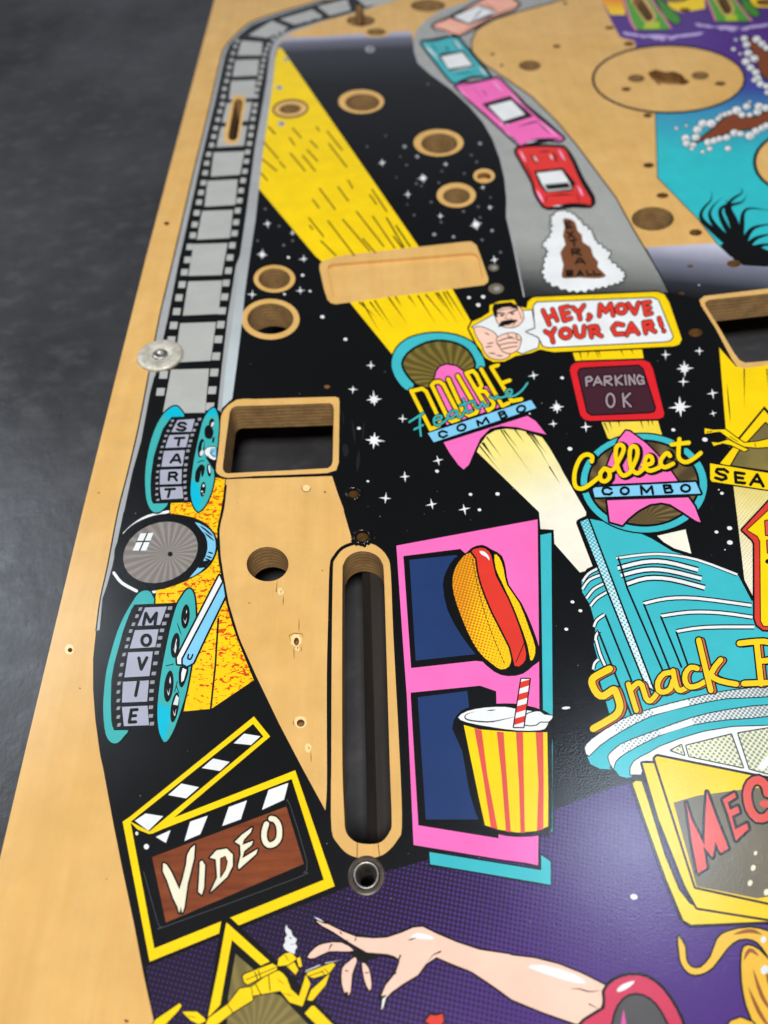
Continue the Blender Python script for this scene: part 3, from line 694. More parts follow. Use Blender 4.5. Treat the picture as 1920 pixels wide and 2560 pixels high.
# --- DOUBLE Feature COMBO
A = Art('double_feature_insert_print', VD, 2, 'round olive insert print lettered DOUBLE Feature COMBO above a pink rocket fin')
A.f('teal', '205 580 130 500 85 410 73 310 120 190 230 100 380 58 520 48 680 70 820 130 905 220 948 330 940 372 860 380 700 300 400 300 270 560', ol=14, sm=2)
A.sub('lamp_insert').f('olive_rays', '182 340 205 280 260 222 350 170 450 137 560 131 690 160 780 215 835 300 845 370 760 420 480 500 420 560 330 540 260 480 205 405', ol=22, sm=2)
A.sub('rocket_print').f('pink', '475 490 495 410 530 365 590 346 680 362 745 410 800 500 990 560 1110 740 590 915 540 700', ol=14)
A.f('pink', '562 1080 1350 830 1430 880 1530 1005 1400 975 1250 935 1100 925 1000 950 910 1040 850 1170 800 1290 750 1335 700 1290 620 1180', ol=12)
DL = ['255 592 440 958;262 596 360 572 398 600 530 880 520 920 440 955','450 540 600 850 640 882 705 860 708 820 560 535 525 508 475 512 450 540','605 482 745 790 800 825 870 800 885 760;695 452 880 775','775 425 985 780;780 425 838 405 870 440 920 545 895 590 850 560;900 595 955 600 1035 712 1028 745 985 778','915 388 1115 735 1175 708','1010 372 1205 690 1295 672;1012 372 1075 350;1110 520 1185 495']
for q in DL:
    A.sub('letter')
    for s in q.split(';'): A.l('black', 64, s)
for q in DL:
    A.sub('letter')
    for s in q.split(';'): A.l('yellow', 36, s)
A.sub('name_strip').f('sky', '412 993 1385 680 1435 755 470 1078', ol=12)
letters(A, 'black', 22, ['592 985 552 972 518 988 522 1018 556 1034 594 1014', ov(730,940,40,30,-18,12),'890 922 876 875 926 905 960 846 988 892','1080 800 1106 858;1080 800 1128 786 1142 804 1094 826;1140 812 1158 834 1106 858', ov(1292,765,40,30,-18,12)])
FL = ['238 888 372 802;340 835 338 920 348 1018;285 958 368 915','470 872 530 862 545 835 510 825 475 850 470 890 500 922 560 890 600 850','690 790 645 782 602 825 612 852 650 845 692 795 695 835 730 842 760 780','748 672 775 770 790 800 830 780;712 732 832 692','850 692 868 745 895 755 930 702 945 742 985 722','1000 650 1030 660 1055 672 1062 645 1095 660 1130 650','1130 652 1195 625 1205 590 1175 580 1150 605 1160 645 1230 640 1300 590 1352 520']
for q in FL:
    A.sub('letter')
    for s in q.split(';'): A.l('black', 34, s, sm=2)
for q in FL:
    A.sub('letter')
    for s in q.split(';'): A.l('jade', 19, s, sm=2)
A.build()

# --- Collect COMBO
A = Art('collect_insert_print', VO, 2, 'round brown insert print lettered Collect COMBO over a pink rocket')
A.e('teal', 915, 822, 690, 538, 3, ol=16, n=48)
A.sub('lamp_insert').e('tan_rays', 910, 820, 590, 452, 3, ol=26, n=48)
A.sub('rocket_print').f('pink', '720 250 760 258 940 390 1060 510 1180 650 1285 800 570 830 580 750 520 620 560 520 640 350', ol=20)
A.f('pink', '515 1010 1400 978 1470 1080 1535 1250 1480 1230 1330 1130 1200 1050 1100 1032 980 1050 850 1120 740 1210 680 1280 545 1240', ol=24)
A.sub('name_strip').f('sky', '355 870 1480 810 1535 935 380 975', ol=24)
letters(A, 'black', 28, ['560 888 520 868 472 878 462 910 482 942 540 946 568 925', ov(706,906,44,38,0,14),'892 942 882 856 945 922 1000 856 1015 940','1130 846 1150 925;1130 846 1200 846 1212 868 1140 886;1208 880 1228 905 1218 922 1150 926', ov(1370,878,48,38,0,14)])
CL = ['345 585 350 535 300 508 235 535 185 620 158 720 158 820 185 872 245 880 320 840 420 760','485 660 442 710 442 780 490 802 540 760 532 690 490 662 560 682 605 650','600 650 685 490 690 425 650 402 612 440 610 560 640 680 690 740 762 708','762 708 838 540 840 445 795 418 762 470 765 620 800 690 850 712 915 660','905 625 1000 605 1000 540 955 525 925 585 940 660 990 685 1085 650','1200 525 1165 492 1105 560 1102 622 1150 648 1235 608','1302 340 1292 520 1330 580 1390 590 1470 545 1535 492;1218 400 1405 380']
for q in CL:
    A.sub('letter')
    for s in q.split(';'):
        p = VO(s); A.l('black', 88, [(x+4, y+2) for x, y in p], sm=3)
for q in CL:
    A.sub('letter')
    for s in q.split(';'): A.l('yellow', 46, s, sm=3)
A.build()

# --- search sign and arrow sign at the right edge
A = Art('search_sign_print', VR, 2, 'yellow triangle print with swimming legs above the black letters SEA')
A.f('black', '90 900 450 465 720 760 720 1130 80 1040')
A.f('yellow', '120 892 448 492 620 700 700 800 700 930 480 940 160 905')
A.sub('lamp_insert').f('olive_tri', '205 905 260 810 460 592 640 800 700 870 700 985 478 945', ol=10)
A.sub('name_strip').f('yellow', '45 893 478 965 700 1002 700 1128 478 1090 58 1028 46 1010', ol=10)
letters(A, 'black', 24, ['178 958 150 938 98 936 90 955 112 970 158 984 166 1005 132 1016 85 1000','232 962 238 1034;232 960 300 970;234 996 290 1004;238 1034 304 1040','346 1052 396 976 442 1064;366 1024 425 1034','500 990 508 1070;500 990 560 1000 566 1025 508 1032 570 1075'])
A.sub('swimmer').f('yellow', '5 630 60 642 160 640 240 700 300 740 400 730 478 712 620 690 620 790 478 770 390 775 280 765 180 700 120 655 60 662 5 672', ol=8).f('yellow', '57 735 110 738 180 716 250 752 330 790 300 802 200 755 140 742 72 762', ol=8)
A.l('black', 6, '20 660 60 652').l('black', 5, '190 690 250 730').l('black', 5, '380 740 385 770')
A.build()
A = Art('arrow_sign_print', VR, 2, 'red bordered yellow arrow sign print cut by the right edge')
A.f('red', '284 1390 478 1180 700 960 700 2150 440 2135 395 2100 378 2050 376 1490 360 1462', ol=14)
A.f('yellow', '325 1390 478 1248 700 1030 700 2118 445 2105 425 2070 420 1475 400 1435', ol=8)
A.sub('letter').f('coral', '456 1322 600 1310 600 1430 462 1428', ol=8); A.sub('letter').f('coral', '470 1470 600 1465 600 1570 476 1560', ol=8); A.sub('letter').e('black', 478, 1625, 22, 18)
A.build()
# --- search beam strokes
A = Art('beam_streaks_print', VR, 1, 'black streaks on the yellow beam below the right opening')
A.l('black', 9, '300 190 303 470', taper=1).l('black', 9, '172 300 198 590', taper=2).l('black', 9, '470 190 478 330', taper=1)
A.build()
#PART4
# --- snack bar building
A = Art('snack_building_print', T22, 1, 'turquoise streamlined building print with yellow Snack Bar lettering')
A.f('teal', '492 42 720 90 900 170 1040 255 1200 305 1465 410 1552 575 1700 600 1700 1190 1300 1220 900 1290 740 1380 640 1340 560 1060 520 1010 555 950 530 860 540 760 530 690 505 600 455 520 452 450 500 385 550 362 437 68', ol=22)
W = lambda w, q, s=3, ol=9: A.l('white', w, q, sm=s, ol=ol, caps=False)
A.sub('white_band')
W(14, '675 300 860 276 1000 276 1200 310 1460 406', ol=6)
for q in ('685 365 850 325 1000 325 1205 376','705 412 860 375 1010 380 1228 432','735 470 870 430 1030 436 1250 492'): A.sub('white_band'); W(22, q, ol=10)
for q in ('850 595 1000 562 1200 560 1552 606','965 675 1150 650 1350 654 1558 682','1065 775 1250 748 1570 745'): A.sub('white_band'); W(18, q, ol=8)
for q in ('458 450 495 400 552 368','456 500 500 440 575 408','482 560 530 500 600 462','508 610 550 560 612 522','530 745 550 700 600 665','540 840 545 800 565 770','545 830 570 920 605 1000','525 1020 535 980 560 955'): A.sub('white_band'); W(15, q, ol=8)
A.sub('wall_lines')
for q in ('745 490 975 1025','855 600 1020 1015','965 680 1098 1005','1065 780 1142 1000','605 670 775 1095','560 775 770 1310','690 300 745 490'): A.l('black', 13, q)
A.sub('fin').f('fin_dots', '442 64 492 44 915 1152 868 1120', ol=12)
A.V = VN
A.sub('roof_ledge')
A.f('teal', '95 1140 125 1210 210 1252 300 1256 300 1180 700 950 1000 840 1300 770 1700 720 1700 600 1300 620 980 690 650 780 380 920', ol=10)
A.f('teal', '300 1240 345 1270 375 1312 440 1330 480 1322 500 1230 580 1140 730 1080 900 1010 1100 950 1350 910 1700 890 1700 760 1300 790 1000 850 720 950 430 1100', ol=10)
A.sub('roof_ledge').f('white_dots', '80 1090 92 1038 200 950 400 825 660 732 970 650 1300 580 1700 545 1700 622 1300 642 980 705 650 793 380 932 200 1052 110 1140', ol=9, sm=2)
A.f('white', '660 735 960 654 985 704 670 786').f('white', '82 1090 92 1040 200 952 330 872 350 940 200 1050 112 1138')
A.sub('roof_ledge').f('white_dots', '280 1160 300 1115 390 1040 560 970 700 920 1000 812 1300 745 1700 700 1700 790 1300 825 1000 872 720 962 430 1112 340 1190 320 1250', ol=9, sm=2)
A.f('white', '715 918 1000 814 1020 868 735 958').f('white', '282 1160 302 1115 390 1042 400 1120 340 1188 322 1245')
A.sub('window_band').f('white', '470 1300 472 1240 500 1190 560 1150 640 1110 720 1062 900 992 1100 932 1350 890 1700 878 1700 1400 900 1200 600 1180 560 1300', ol=9)
A.f('cream', '480 1300 480 1250 520 1190 640 1120 660 1140 560 1170 540 1220 540 1300')
for q in ('820 1092 908 1046 935 1132','952 1052 1340 955 1442 1240 978 1142','1402 945 1659 902 1800 890 1800 1330 1500 1250'): A.sub('window_pane').f('window_dots', q, ol=10)
A.sub('window_pane').f('white', '1560 1250 1620 1270 1800 1060 1800 960')
SL = [('290 388 180 445 140 480 142 530 185 605 240 622 320 568 345 590 378 690 372 745 330 800 148 905', 68), ('452 520 522 748;480 560 530 512 570 530 605 640 645 665 700 600', 52), ('830 420 760 430 708 500 712 570 755 590 815 560 838 490;838 405 868 545 905 575 960 545', 52), ('1048 385 990 375 945 430 945 500 985 545 1060 530 1110 500', 52), ('1060 140 1165 575;1250 310 1165 430 1240 490 1385 520', 54), ('1560 150 1600 520;1412 168 1620 150 1720 190 1700 300 1600 320;1700 320 1760 420 1700 510;1450 515 1700 505', 56)]
for q, w in SL:
    A.sub('letter')
    for s in q.split(';'):
        p = VN(s); k = VN.k
        A.l('black', w+20, p, sm=2); A.l('black', w+14, [(x+26*k, y+4*k) for x, y in p], sm=2)
for q, w in SL:
    A.sub('letter')
    for s in q.split(';'):
        p = VN(s); A.l('orange', w-8, [(x+24*k, y+4*k) for x, y in p], sm=2)
for q, w in SL:
    A.sub('letter')
    for s in q.split(';'): A.l('black', w+10, s, sm=2)
    for s in q.split(';'): A.l('gold', w-8, s, sm=2)
A.build()

# --- menu board
A = Art('menu_board_print', T23, 3, 'yellow menu board print with red letters MEG on grey brown')
A.f('gold', '782 100 800 85 838 88 885 230 985 560 1080 790 1150 880 1200 905 1700 985 1700 1000 1640 995 1160 1015 1110 985 1000 720 860 330', ol=20, sm=0)
A.f('gold', '845 -30 940 -30 1050 330 1185 770 1700 880 1700 985 1200 905 1120 760 950 330', ol=16)
A.sub('board_face').f('gold', '940 -75 1659 70 1760 95 1760 895 1190 770 1050 330 925 -60', ol=16)
A.f('khaki', '1045 225 1200 180 1490 140 1760 110 1760 880 1195 768').f('gold', '1560 850 1659 835 1760 840 1760 890')
for q in ('1128 225 1160 330 1245 500 1252 300 1262 155 1325 330 1402 522 1352 552 1315 480 1300 580 1240 510 1262 650 1203 682 1165 480','1365 205 1440 160 1452 190 1395 225 1412 272 1462 248 1475 288 1424 312 1445 400 1522 358 1532 395 1450 472 1400 300'):
    A.sub('letter').f('coral', q, ol=18)
A.sub('letter').l('coral', 52, '1655 165 1640 110 1595 78 1545 100 1522 170 1540 265 1590 325 1650 318 1690 270', sm=2, ol=14).l('coral', 44, '1720 245 1625 232', ol=0)
for x, y, r in ((1577,552,14),(1562,648,20),(1542,746,20),(1648,805,22)): A.sub('popcorn').e('cream', x, y, r*.75, r, 20)
A.build()

# --- pink doorway with the hot dog and the striped cup
A = Art('pink_doorway_print', VA, 1, 'pink doorway print with two dark blue panels and a turquoise side')
A.f('teal', VA('1282 130 1376 112 1388 1659')+VU('1281 0 1279 1082 1262 1080 1240 300 1205 140'), ol=14)
A.f('teal', VU('298 1245 1190 1390 1190 1268 1265 1322 1266 1506 840 1432 305 1342'), ol=14)
A.sub('door_frame').f('pink', VA('38 222 1258 -5 1270 1100')+VU('1175 100 1165 1352 1080 1332 860 1302 172 1188 118 0')+VA('90 1000'), ol=14)
A.sub('door_panel').f('black', VA('98 312 590 250 680 330 840 1230 720 1218 165 1280')).f('navy', VA('150 345 555 303 640 380 760 1000 720 1160 205 1215'))
A.sub('door_panel').f('black', VA('162 1492 760 1432 900 1480')+VU('850 800 850 1135 210 1032 150 20')).f('navy', VU('205 10 600 -40 640 300 720 900 700 985 270 985'))
A.build()
A = Art('hot_dog_print', VA, 2, 'plain hot dog in a dotted yellow bun print on the pink doorway')
A.f('black', '440 560 470 440 540 330 640 285 690 240 780 215 860 255 950 310 985 430 1010 560 1120 720 1210 920 1275 1110 1290 1200 1220 1260 1130 1330 1000 1350 880 1310 740 1180 600 1000 480 780', sm=2)
A.sub('bun').f('bun', '620 312 690 283 728 320 742 420 800 620 870 820 1000 1080 1030 1180 1012 1265 940 1292 860 1240 750 1140 650 960 560 730 522 560 545 420', ol=10, sm=2)
A.sub('bun').f('bun_light', '885 300 930 330 965 430 992 560 1100 720 1182 930 1238 1100 1226 1190 1195 1212 1170 1080 1080 830 960 560 900 430', ol=12, sm=2)
A.sub('sausage').f('hotred', '688 272 735 246 805 248 858 310 895 480 1000 680 1100 930 1158 1150 1132 1240 1060 1262 1022 1100 870 800 775 560 742 420 730 330', ol=16, sm=2)
A.f('white', '755 270 800 275 838 320 840 350 815 320 775 300', sm=2)
for i in range(9): A.l('black', 8, '%d %d %d %d' % (1070+i*9, 1235-i*20, 1085+i*8, 1195-i*20), taper=2)
A.sub('bun_hatching', None, 'stuff')
for i in range(26):
    t = i/25; x, y = 690+270*t+60*math.sin(t*3.1)*-.6, 330+880*t
    A.l('black', 8, '%f %f %f %f' % (x, y, x+14, y+34), taper=2)
A.build()
A = Art('striped_cup_print', VU, 3, 'red and yellow striped drink cup print with a white lid and straw')
A.f('black', '480 260 520 150 600 95 750 70 900 60 1040 70 1220 120 1290 200 1275 400 1275 1060 1200 1110 1000 1125 830 1100 720 1050 620 780 560 440', sm=2)
A.sub('cup_wall').f('yellow', '572 232 700 268 1000 290 1238 290 1246 800 1244 1042 1150 1078 1000 1090 850 1066 742 1032 690 800')
for q in ('655 256 715 275 762 640 842 1062 788 1050 725 640','835 285 890 290 915 650 948 1087 908 1082 875 650','988 290 1045 292 1052 700 1060 1092 1025 1092 1012 700','1145 290 1205 290 1210 700 1207 1062 1155 1078 1168 700'): A.sub('red_stripe').f('coral', q)
A.sub('lid').f('white', '528 172 600 122 740 94 900 88 1000 106 1200 135 1250 180 1230 250 1180 274 1000 276 800 250 600 212', ol=12, sm=2)
A.l('black', 11, '665 125 590 150 600 190 760 208 880 190 1000 160', sm=3, taper=2).l('black', 9, '755 118 830 112', taper=2)
A.f('white', '1060 160 1120 130 1180 125 1215 150 1282 160 1250 205 1180 205 1150 230 1060 230', ol=8, sm=2)
sx = lambda y: (1118-(y-1370)*.155, 1190-(y-1370)*.13)
sA = lambda y: VA('%f %f' % (sx(y)[0], y))+VA('%f %f' % (sx(y)[1], y))
a, c = sA(1375), sA(1790)
A.sub('straw').f('white', [a[0], a[1], c[1], c[0]], ol=10)
for i in range(4):
    y = 1400+i*105
    A.sub('red_stripe').f('hotred', [sA(y)[0], sA(y-22)[1], sA(y+32)[1], sA(y+58)[0]])
A.build()

# --- harpoon diver
A = Art('diver_triangle_print', VT, 2, 'yellow triangle print with an olive insert behind the diver')
A.f('black', '598 150 622 118 682 122 1110 520 1750 1200 400 1200 480 900 545 500 578 268')
A.sub('lamp_insert').f('olive_tri', '722 430 870 560 1000 760 1110 790 1345 1037 1420 1200 640 1200 660 800')
A.sub('triangle_side').f('yellow', '642 162 665 230 690 315 640 590 590 872 482 985 570 560')
A.sub('triangle_side').f('yellow', '645 160 1018 497 940 532 690 310 660 240')
A.sub('triangle_side').f('yellow', '1378 882 1402 880 1700 1180 1560 1180 1320 945')
A.build()
A = Art('diver_print', VT, 3, 'small yellow harpoon diver print trailing white bubbles')
A.sub('body').f('yellow', '862 715 760 732 695 815 660 862 490 985 440 1100 570 1037 692 942 780 885 872 830 880 790 1000 770 1110 750 1190 850 1300 885 1370 690 1330 610 1270 800 1200 735 1165 640 1110 575 1030 590', ol=10)
A.l('black', 8, '655 870 700 940').l('black', 9, '895 690 940 780').l('black', 9, '1010 620 1020 750').l('black', 6, '1075 640 1150 700', taper=2).l('black', 6, '1130 770 1230 800', taper=2).l('black', 7, '860 720 875 830')
A.sub('forearm').f('yellow', '1342 830 1375 745 1470 660 1535 600 1500 700 1385 837', ol=8)
A.sub('air_tank').f('yellow', '785 622 805 605 1040 515 1078 538 1080 568 825 697 795 672', ol=10)
A.l('black', 7, '815 655 1070 548').l('black', 9, '890 590 912 650').l('black', 9, '920 575 940 640')
A.sub('head').f('yellow', '1085 535 1095 470 1150 428 1205 420 1250 470 1228 500 1265 570 1240 612 1190 560 1170 540', ol=10, sm=0)
A.l('black', 9, '1085 545 1180 530 1250 480').l('black', 6, '1150 440 1180 490').l('black', 16, '1100 570 1180 620 1270 650 1310 600')
A.sub('mask').f('yellow', '1250 472 1280 458 1297 540 1270 545', ol=7)
A.sub('harpoon_gun').f('yellow', '1340 592 1562 508 1585 525 1530 600 1400 640 1345 625', ol=9).l('black', 7, '1345 628 1480 580').l('black', 6, '1490 560 1530 600').l('black', 6, '1460 575 1500 620')
A.l('smoke', 9, '1330 580 1450 530', ol=0).l('smoke', 9, '1500 512 1640 482', taper=1)
A.sub('bubbles').f('smoke', '1160 180 1175 210 1202 230 1215 275 1252 305 1238 340 1256 372 1236 400 1232 432 1188 416 1150 392 1135 355 1152 330 1148 295 1168 270 1152 235', ol=5, sm=2)
A.l('black', 8, '1190 290 1205 300').l('black', 6, '1190 350 1235 350', taper=2)
A.sub('flipper').f('yellow', '0 1060 32 1000 195 890 240 858 256 880 230 920 120 1037 60 1100', ol=9); A.sub('flipper').f('yellow', '262 932 330 930 390 932 452 985 468 1012 405 1040 335 1005', ol=9)
A.l('black', 6, '300 960 400 990', taper=2)
A.build()

# --- arm and hand
A = Art('pale_hand_print', T13, 2, 'pale forearm and hand print with pointed dark nails on purple')
ARM = T13('388 990 460 1010 560 1060 650 1095 760 1105 850 1100 940 1070 1020 1035 1080 1030 1160 1070 1300 1130 1450 1180 1640 1208')+T23('0 1216 150 1234 300 1272 450 1332 605 1410 590 1500 560 1600 490 1640 420 1659 200 1582 0 1500')+T13('1550 1420 1400 1320 1250 1260 1170 1225 1100 1270 1050 1340 950 1400 880 1450 832 1500 808 1490 840 1410 905 1330 932 1250 900 1220 850 1205 720 1195 640 1150 590 1120 500 1060 425 1020')
A.f('skin', ARM, ol=13)
A.sub('finger').f('skin', '335 1225 382 1168 440 1140 550 1132 632 1182 560 1188 470 1188 380 1230', ol=10, sm=2)
A.sub('finger').f('skin', '640 1228 600 1258 560 1300 558 1400 585 1472 612 1450 622 1335 652 1255', ol=10, sm=2)
A.sub('finger').f('skin', '688 1262 730 1300 747 1400 735 1442 703 1370', ol=10, sm=2)
A.sub('highlight').f('white', '1000 1100 1050 1068 1140 1090 1150 1112 1080 1108', sm=2); A.sub('highlight').f('white', T23('100 1290 200 1275 400 1335 480 1392 400 1390 260 1350'), sm=2)
A.sub('crease_lines')
for q in ('470 1185 485 1150 500 1140','540 1060 560 1080','575 1310 600 1320','700 1330 735 1325','650 1095 640 1125','1040 1100 980 1120','860 1260 925 1275'): A.l('black', 9, q, taper=2)
A.sub('nail').l('black', 26, '460 1000 430 1000 370 962', taper=1).l('white', 9, '375 965 440 998', taper=2)
A.sub('nail').l('black', 22, '588 1460 588 1505', taper=1); A.sub('nail').f('black', '805 1480 845 1470 840 1540 800 1600 800 1540').f('white', '820 1500 845 1475 825 1550 812 1570')
A.sub('crease_lines').f('black', '590 1190 660 1180 740 1200 870 1210 935 1240 800 1225 735 1245 720 1262 660 1240')
for q in ('1195 1190 1150 1210 1100 1265','935 1215 920 1260 900 1330','590 1120 560 1135','1365 1310 1420 1340 1490 1400','905 1330 880 1345'): A.l('black', 12, q, taper=1)
A.V = T23; A.l('black', 9, '370 1430 440 1432 500 1450 580 1440', sm=2, taper=2).l('black', 9, '500 1530 580 1570', taper=1)
A.build()
A = Art('red_sunglasses_print', T23, 3, 'glossy red rounded frame print with a dark lens at the bottom edge')
A.f('lipred', '420 1800 470 1640 600 1560 600 1450 660 1380 760 1345 870 1358 970 1430 1060 1560 1110 1680 1150 1800', ol=20, sm=2)
A.sub('dark_lens').f('lens', '650 1800 655 1659 690 1545 760 1478 850 1480 930 1540 1000 1660 1040 1800', ol=14, sm=2).f('flamingo', '700 1690 722 1560 745 1690')
A.sub('highlight').f('white', '678 1440 720 1400 795 1380 760 1420 700 1450', sm=2)
A.V = T13; A.sub('heart').f('red', '1098 1640 1130 1600 1165 1606 1210 1594 1216 1640 1180 1700', ol=12)
A.build()
A = Art('blonde_hair_print', T23, 2, 'curling blonde hair print below the menu board')
A.f('blonde', '1078 1092 1120 1160 1126 1240 1160 1290 1220 1295 1290 1220 1330 1110 1400 1060 1540 1035 1659 1060 1760 1100 1760 1800 1600 1800 1560 1640 1520 1540 1490 1380 1490 1200 1525 1150 1600 1180 1680 1260 1620 1160 1560 1112 1470 1110 1390 1170 1300 1290 1220 1335 1150 1330 1100 1270 1085 1200', ol=13, sm=2)
for q in ('1430 1080 1540 1055 1620 1080','1500 1250 1540 1180 1600 1220','1560 1300 1620 1480 1700 1600','1530 1420 1600 1580 1680 1700','1640 1300 1680 1420 1760 1500'): A.l('umber', 26, q, sm=3, taper=2)
A.sub('hair_lock').f('blonde', '1370 1700 1420 1640 1480 1618 1560 1650 1600 1700', ol=12)
for x, y, r in ((1640,920,24),(1628,1112,22),(1636,1308,30)): A.sub('popcorn').e('smoke', x, y, r*.8, r, 15)
A.build()

# --- cars on the grey road
def car(label, V, body, col, roofd, roofw, extra=()):
    A = Art('car_print', V, 1, label)
    A.f(col, body, ol=18, sm=2)
    A.sub('car_windows').f('black', roofd, sm=1)
    A.sub('car_roof').f('white', roofw)
    A.sub('body_lines')
    for c, w, q in extra: (A.l(c, w, q, taper=2) if w else A.f(c, q))
    A.build()
car('peach car print at the top of the road', VC, '140 215 270 150 470 45 560 0 700 -50 855 40 700 125 520 212 340 298 230 262', 'peach', '275 150 330 110 530 38 675 100 600 150 440 205', '310 140 520 48 655 100 435 192', [('black',14,'150 222 335 292'),('black',14,'345 285 520 205 690 118 850 42'),('black',10,'460 180 560 60'),('smoke',9,'150 240 330 310'),('skin',12,'210 200 340 255'),('black',7,'200 190 300 140'),('black',8,'560 20 680 90'),('smoke',10,'660 90 640 120')])
car('turquoise car print between the peach and the pink car', VC, '48 358 110 342 300 308 348 314 480 480 620 640 450 652 330 690 265 640 170 520', 'cartl', '185 470 210 440 395 420 485 548 280 588', '205 470 385 436 468 540 270 570', [('black',30,'350 318 430 400 540 530 622 645'),('smoke',18,'75 372 150 460'),('smoke',18,'310 330 380 410'),('smoke',18,'520 550 590 630'),('smoke',12,'110 400 190 500'),('black',28,'335 682 470 642 612 634'),('grey',14,'345 695 470 660 600 650'),('black',18,'250 385 268 425'),('black',9,'120 350 180 430'),('black',8,'300 620 400 606 520 596'),('black',8,'290 320 360 410'),('grey',12,'285 592 380 572 478 552'),('black',14,'50 352 180 332 300 304')])
car('pink finned car print, the longest on the road', VC, '328 715 480 690 640 655 705 668 900 870 1225 1148 1100 1160 890 1205 835 1185 700 1060 580 950', 'pink', '545 862 780 796 975 965 740 1036', '600 880 790 832 905 950 722 1006', [('black',26,'712 675 820 770 900 862 1060 1005 1225 1150'),('blush',18,'635 672 720 760'),('blush',14,'350 735 430 815'),('blush',12,'780 770 900 885'),('black',34,'880 1200 1000 1168 1205 1148'),('blush',14,'1020 1000 1175 1132'),('black',9,'1000 1000 1120 1120'),('black',9,'930 900 1050 1010'),('white',8,'740 1090 850 1195'),('black',10,'770 1120 865 1195'),('black',10,'720 1085 835 1195'),('smoke',11,'905 1190 1010 1164'),('black',12,'840 1050 970 1015 1020 1010'),('smoke',9,'700 1015 715 1040'),('smoke',9,'750 1020 765 1045'),('black',8,'545 740 590 800'),('flamingo',12,'470 720 560 830'),('black',10,'330 715 480 688 640 655')])
car('red sports car print, lowest on the road', T20, '32 990 45 962 150 952 300 955 345 970 395 1045 450 1165 520 1280 508 1332 400 1328 240 1346 188 1308 148 1230 140 1185 60 1040', 'carred', '142 1108 330 1088 408 1190 392 1238 220 1248 178 1200', '160 1122 322 1104 372 1180 390 1225 230 1242 195 1195', [('black',30,'345 968 400 1050 455 1165 522 1285 512 1335'),('grey',0,'205 1192 365 1178 392 1226 232 1243'),('black',0,'215 1200 362 1187 378 1215 228 1228'),('blush',14,'50 975 90 1050'),('blush',13,'300 965 345 1045'),('blush',16,'160 1230 205 1315'),('blush',14,'425 1200 462 1275'),('dkred',20,'120 1000 165 1065'),('dkred',20,'265 980 295 1055'),('dkred',10,'80 1050 150 1180'),('dkred',14,'225 1270 320 1262 410 1262'),('dkred',9,'230 1255 215 1320'),('dkred',9,'415 1250 440 1315'),('smoke',12,'140 1010 165 1050'),('smoke',12,'245 1000 265 1035'),('black',26,'235 1345 380 1330 505 1326'),('smoke',8,'260 1338 330 1332'),('black',10,'320 1085 415 1195'),('black',9,'170 985 250 980')])

# --- EXTRA BALL puff
A = Art('smoke_puff_print', VE, 2, 'white smoke puff print round the brown insert lettered EXTRA BALL')
PUFF = VE('690 330 760 310 880 350 950 410 1010 480 1110 560 1130 640 1230 740 1320 800 1290 860 1400 960 1475 1040 1430 1130 1300 1170 1150 1200 980 1240 800 1220 620 1140 550 1050 560 900 600 780 545 690 620 620 650 480 640 400')
p = smooth(PUFF, True, 4); bump = []
for i, (x, y) in enumerate(p):
    a, b_ = p[i-1], p[(i+1) % len(p)]; l = math.hypot(b_[0]-a[0], b_[1]-a[1]) or 1
    k = (4.2 if i % 2 else -2.4)*random.uniform(.4, 1.4); bump.append((x+(b_[1]-a[1])/l*k, y-(b_[0]-a[0])/l*k))
A.f('white', bump, ol=13, sm=2)
A.sub('lamp_insert').f('seal', '770 410 830 400 910 440 940 540 990 590 1000 670 1090 730 1120 830 1180 900 1170 960 1270 1060 1150 1090 960 1080 790 1090 755 1050 775 930 740 790 800 700 770 600 790 500', sm=2)
letters(A, 'black', 22, ['798 448 812 512;795 450 858 440;804 484 856 474;812 512 878 500','822 555 904 622;888 545 832 624','852 656 928 645;890 652 905 715','882 820 870 756 955 750 966 775 890 790 982 818','916 920 950 860 980 860 1026 920;932 900 1008 898','816 1060 814 1000 876 1000 884 1020 820 1030 888 1050 816 1060','936 1060 966 1000 1005 1055;946 1042 994 1040','1042 1000 1056 1050 1108 1045','1120 1005 1140 1050 1205 1040'])
A.build()

# --- lagoon pictures
A = Art('green_leg_print', T20, 1, 'left of two green scaly leg prints standing in purple water')
A.f('yellow', '985 -60 1240 -60 1252 55 1100 82 1020 50'); A.f('dgreen', '920 -40 1080 105 1092 142 1062 156 990 115', ol=7)
A.sub('scaly_leg').f('green', '715 -40 745 90 800 192 1000 192 1032 180 960 80 900 -40', ol=6).f('lime', '860 150 950 140 960 185 850 188')
A.l('rose', 14, '722 -20 745 60 770 140 802 192', sm=3).l('rose', 12, '895 -10 960 80 1030 182', sm=3)
A.f('wood', capsule((812, -10), (888, 108), 46, 44, T20)); A.build()
A = Art('green_leg_print', T20, 1, 'right of two green scaly leg prints standing in purple water')
A.f('yellow', '1520 -60 1760 -60 1760 50 1560 45'); A.f('dgreen', '1480 -40 1600 75 1600 105 1560 105 1500 60', ol=7)
A.sub('scaly_leg').f('green', '1240 -40 1285 60 1320 140 1550 136 1500 60 1430 -40', ol=6).f('lime', '1380 100 1450 92 1465 134 1385 138')
A.l('rose', 12, '1255 -20 1290 60 1318 132', sm=3).l('rose', 10, '1430 -20 1500 70 1555 135', sm=3)
A.f('wood', capsule((1340, -40), (1398, 62), 46, 42, T20)); A.build()
A = Art('ripple_print', T20, 2, 'pale lilac water ripple prints round the green legs')
for cx, cy, rx, ry in ((980,205,265,30),(970,215,200,24),(960,226,130,20),(985,240,70,14),(1430,150,245,28),(1425,160,180,22),(1440,176,100,18)):
    for a0, a1 in ((8, 70), (78, 120), (128, 175)): A.sub('ripple').l('lilac', 20, ov(cx, cy, rx, ry, 0, 8, a0, a1), taper=2)
A.build()
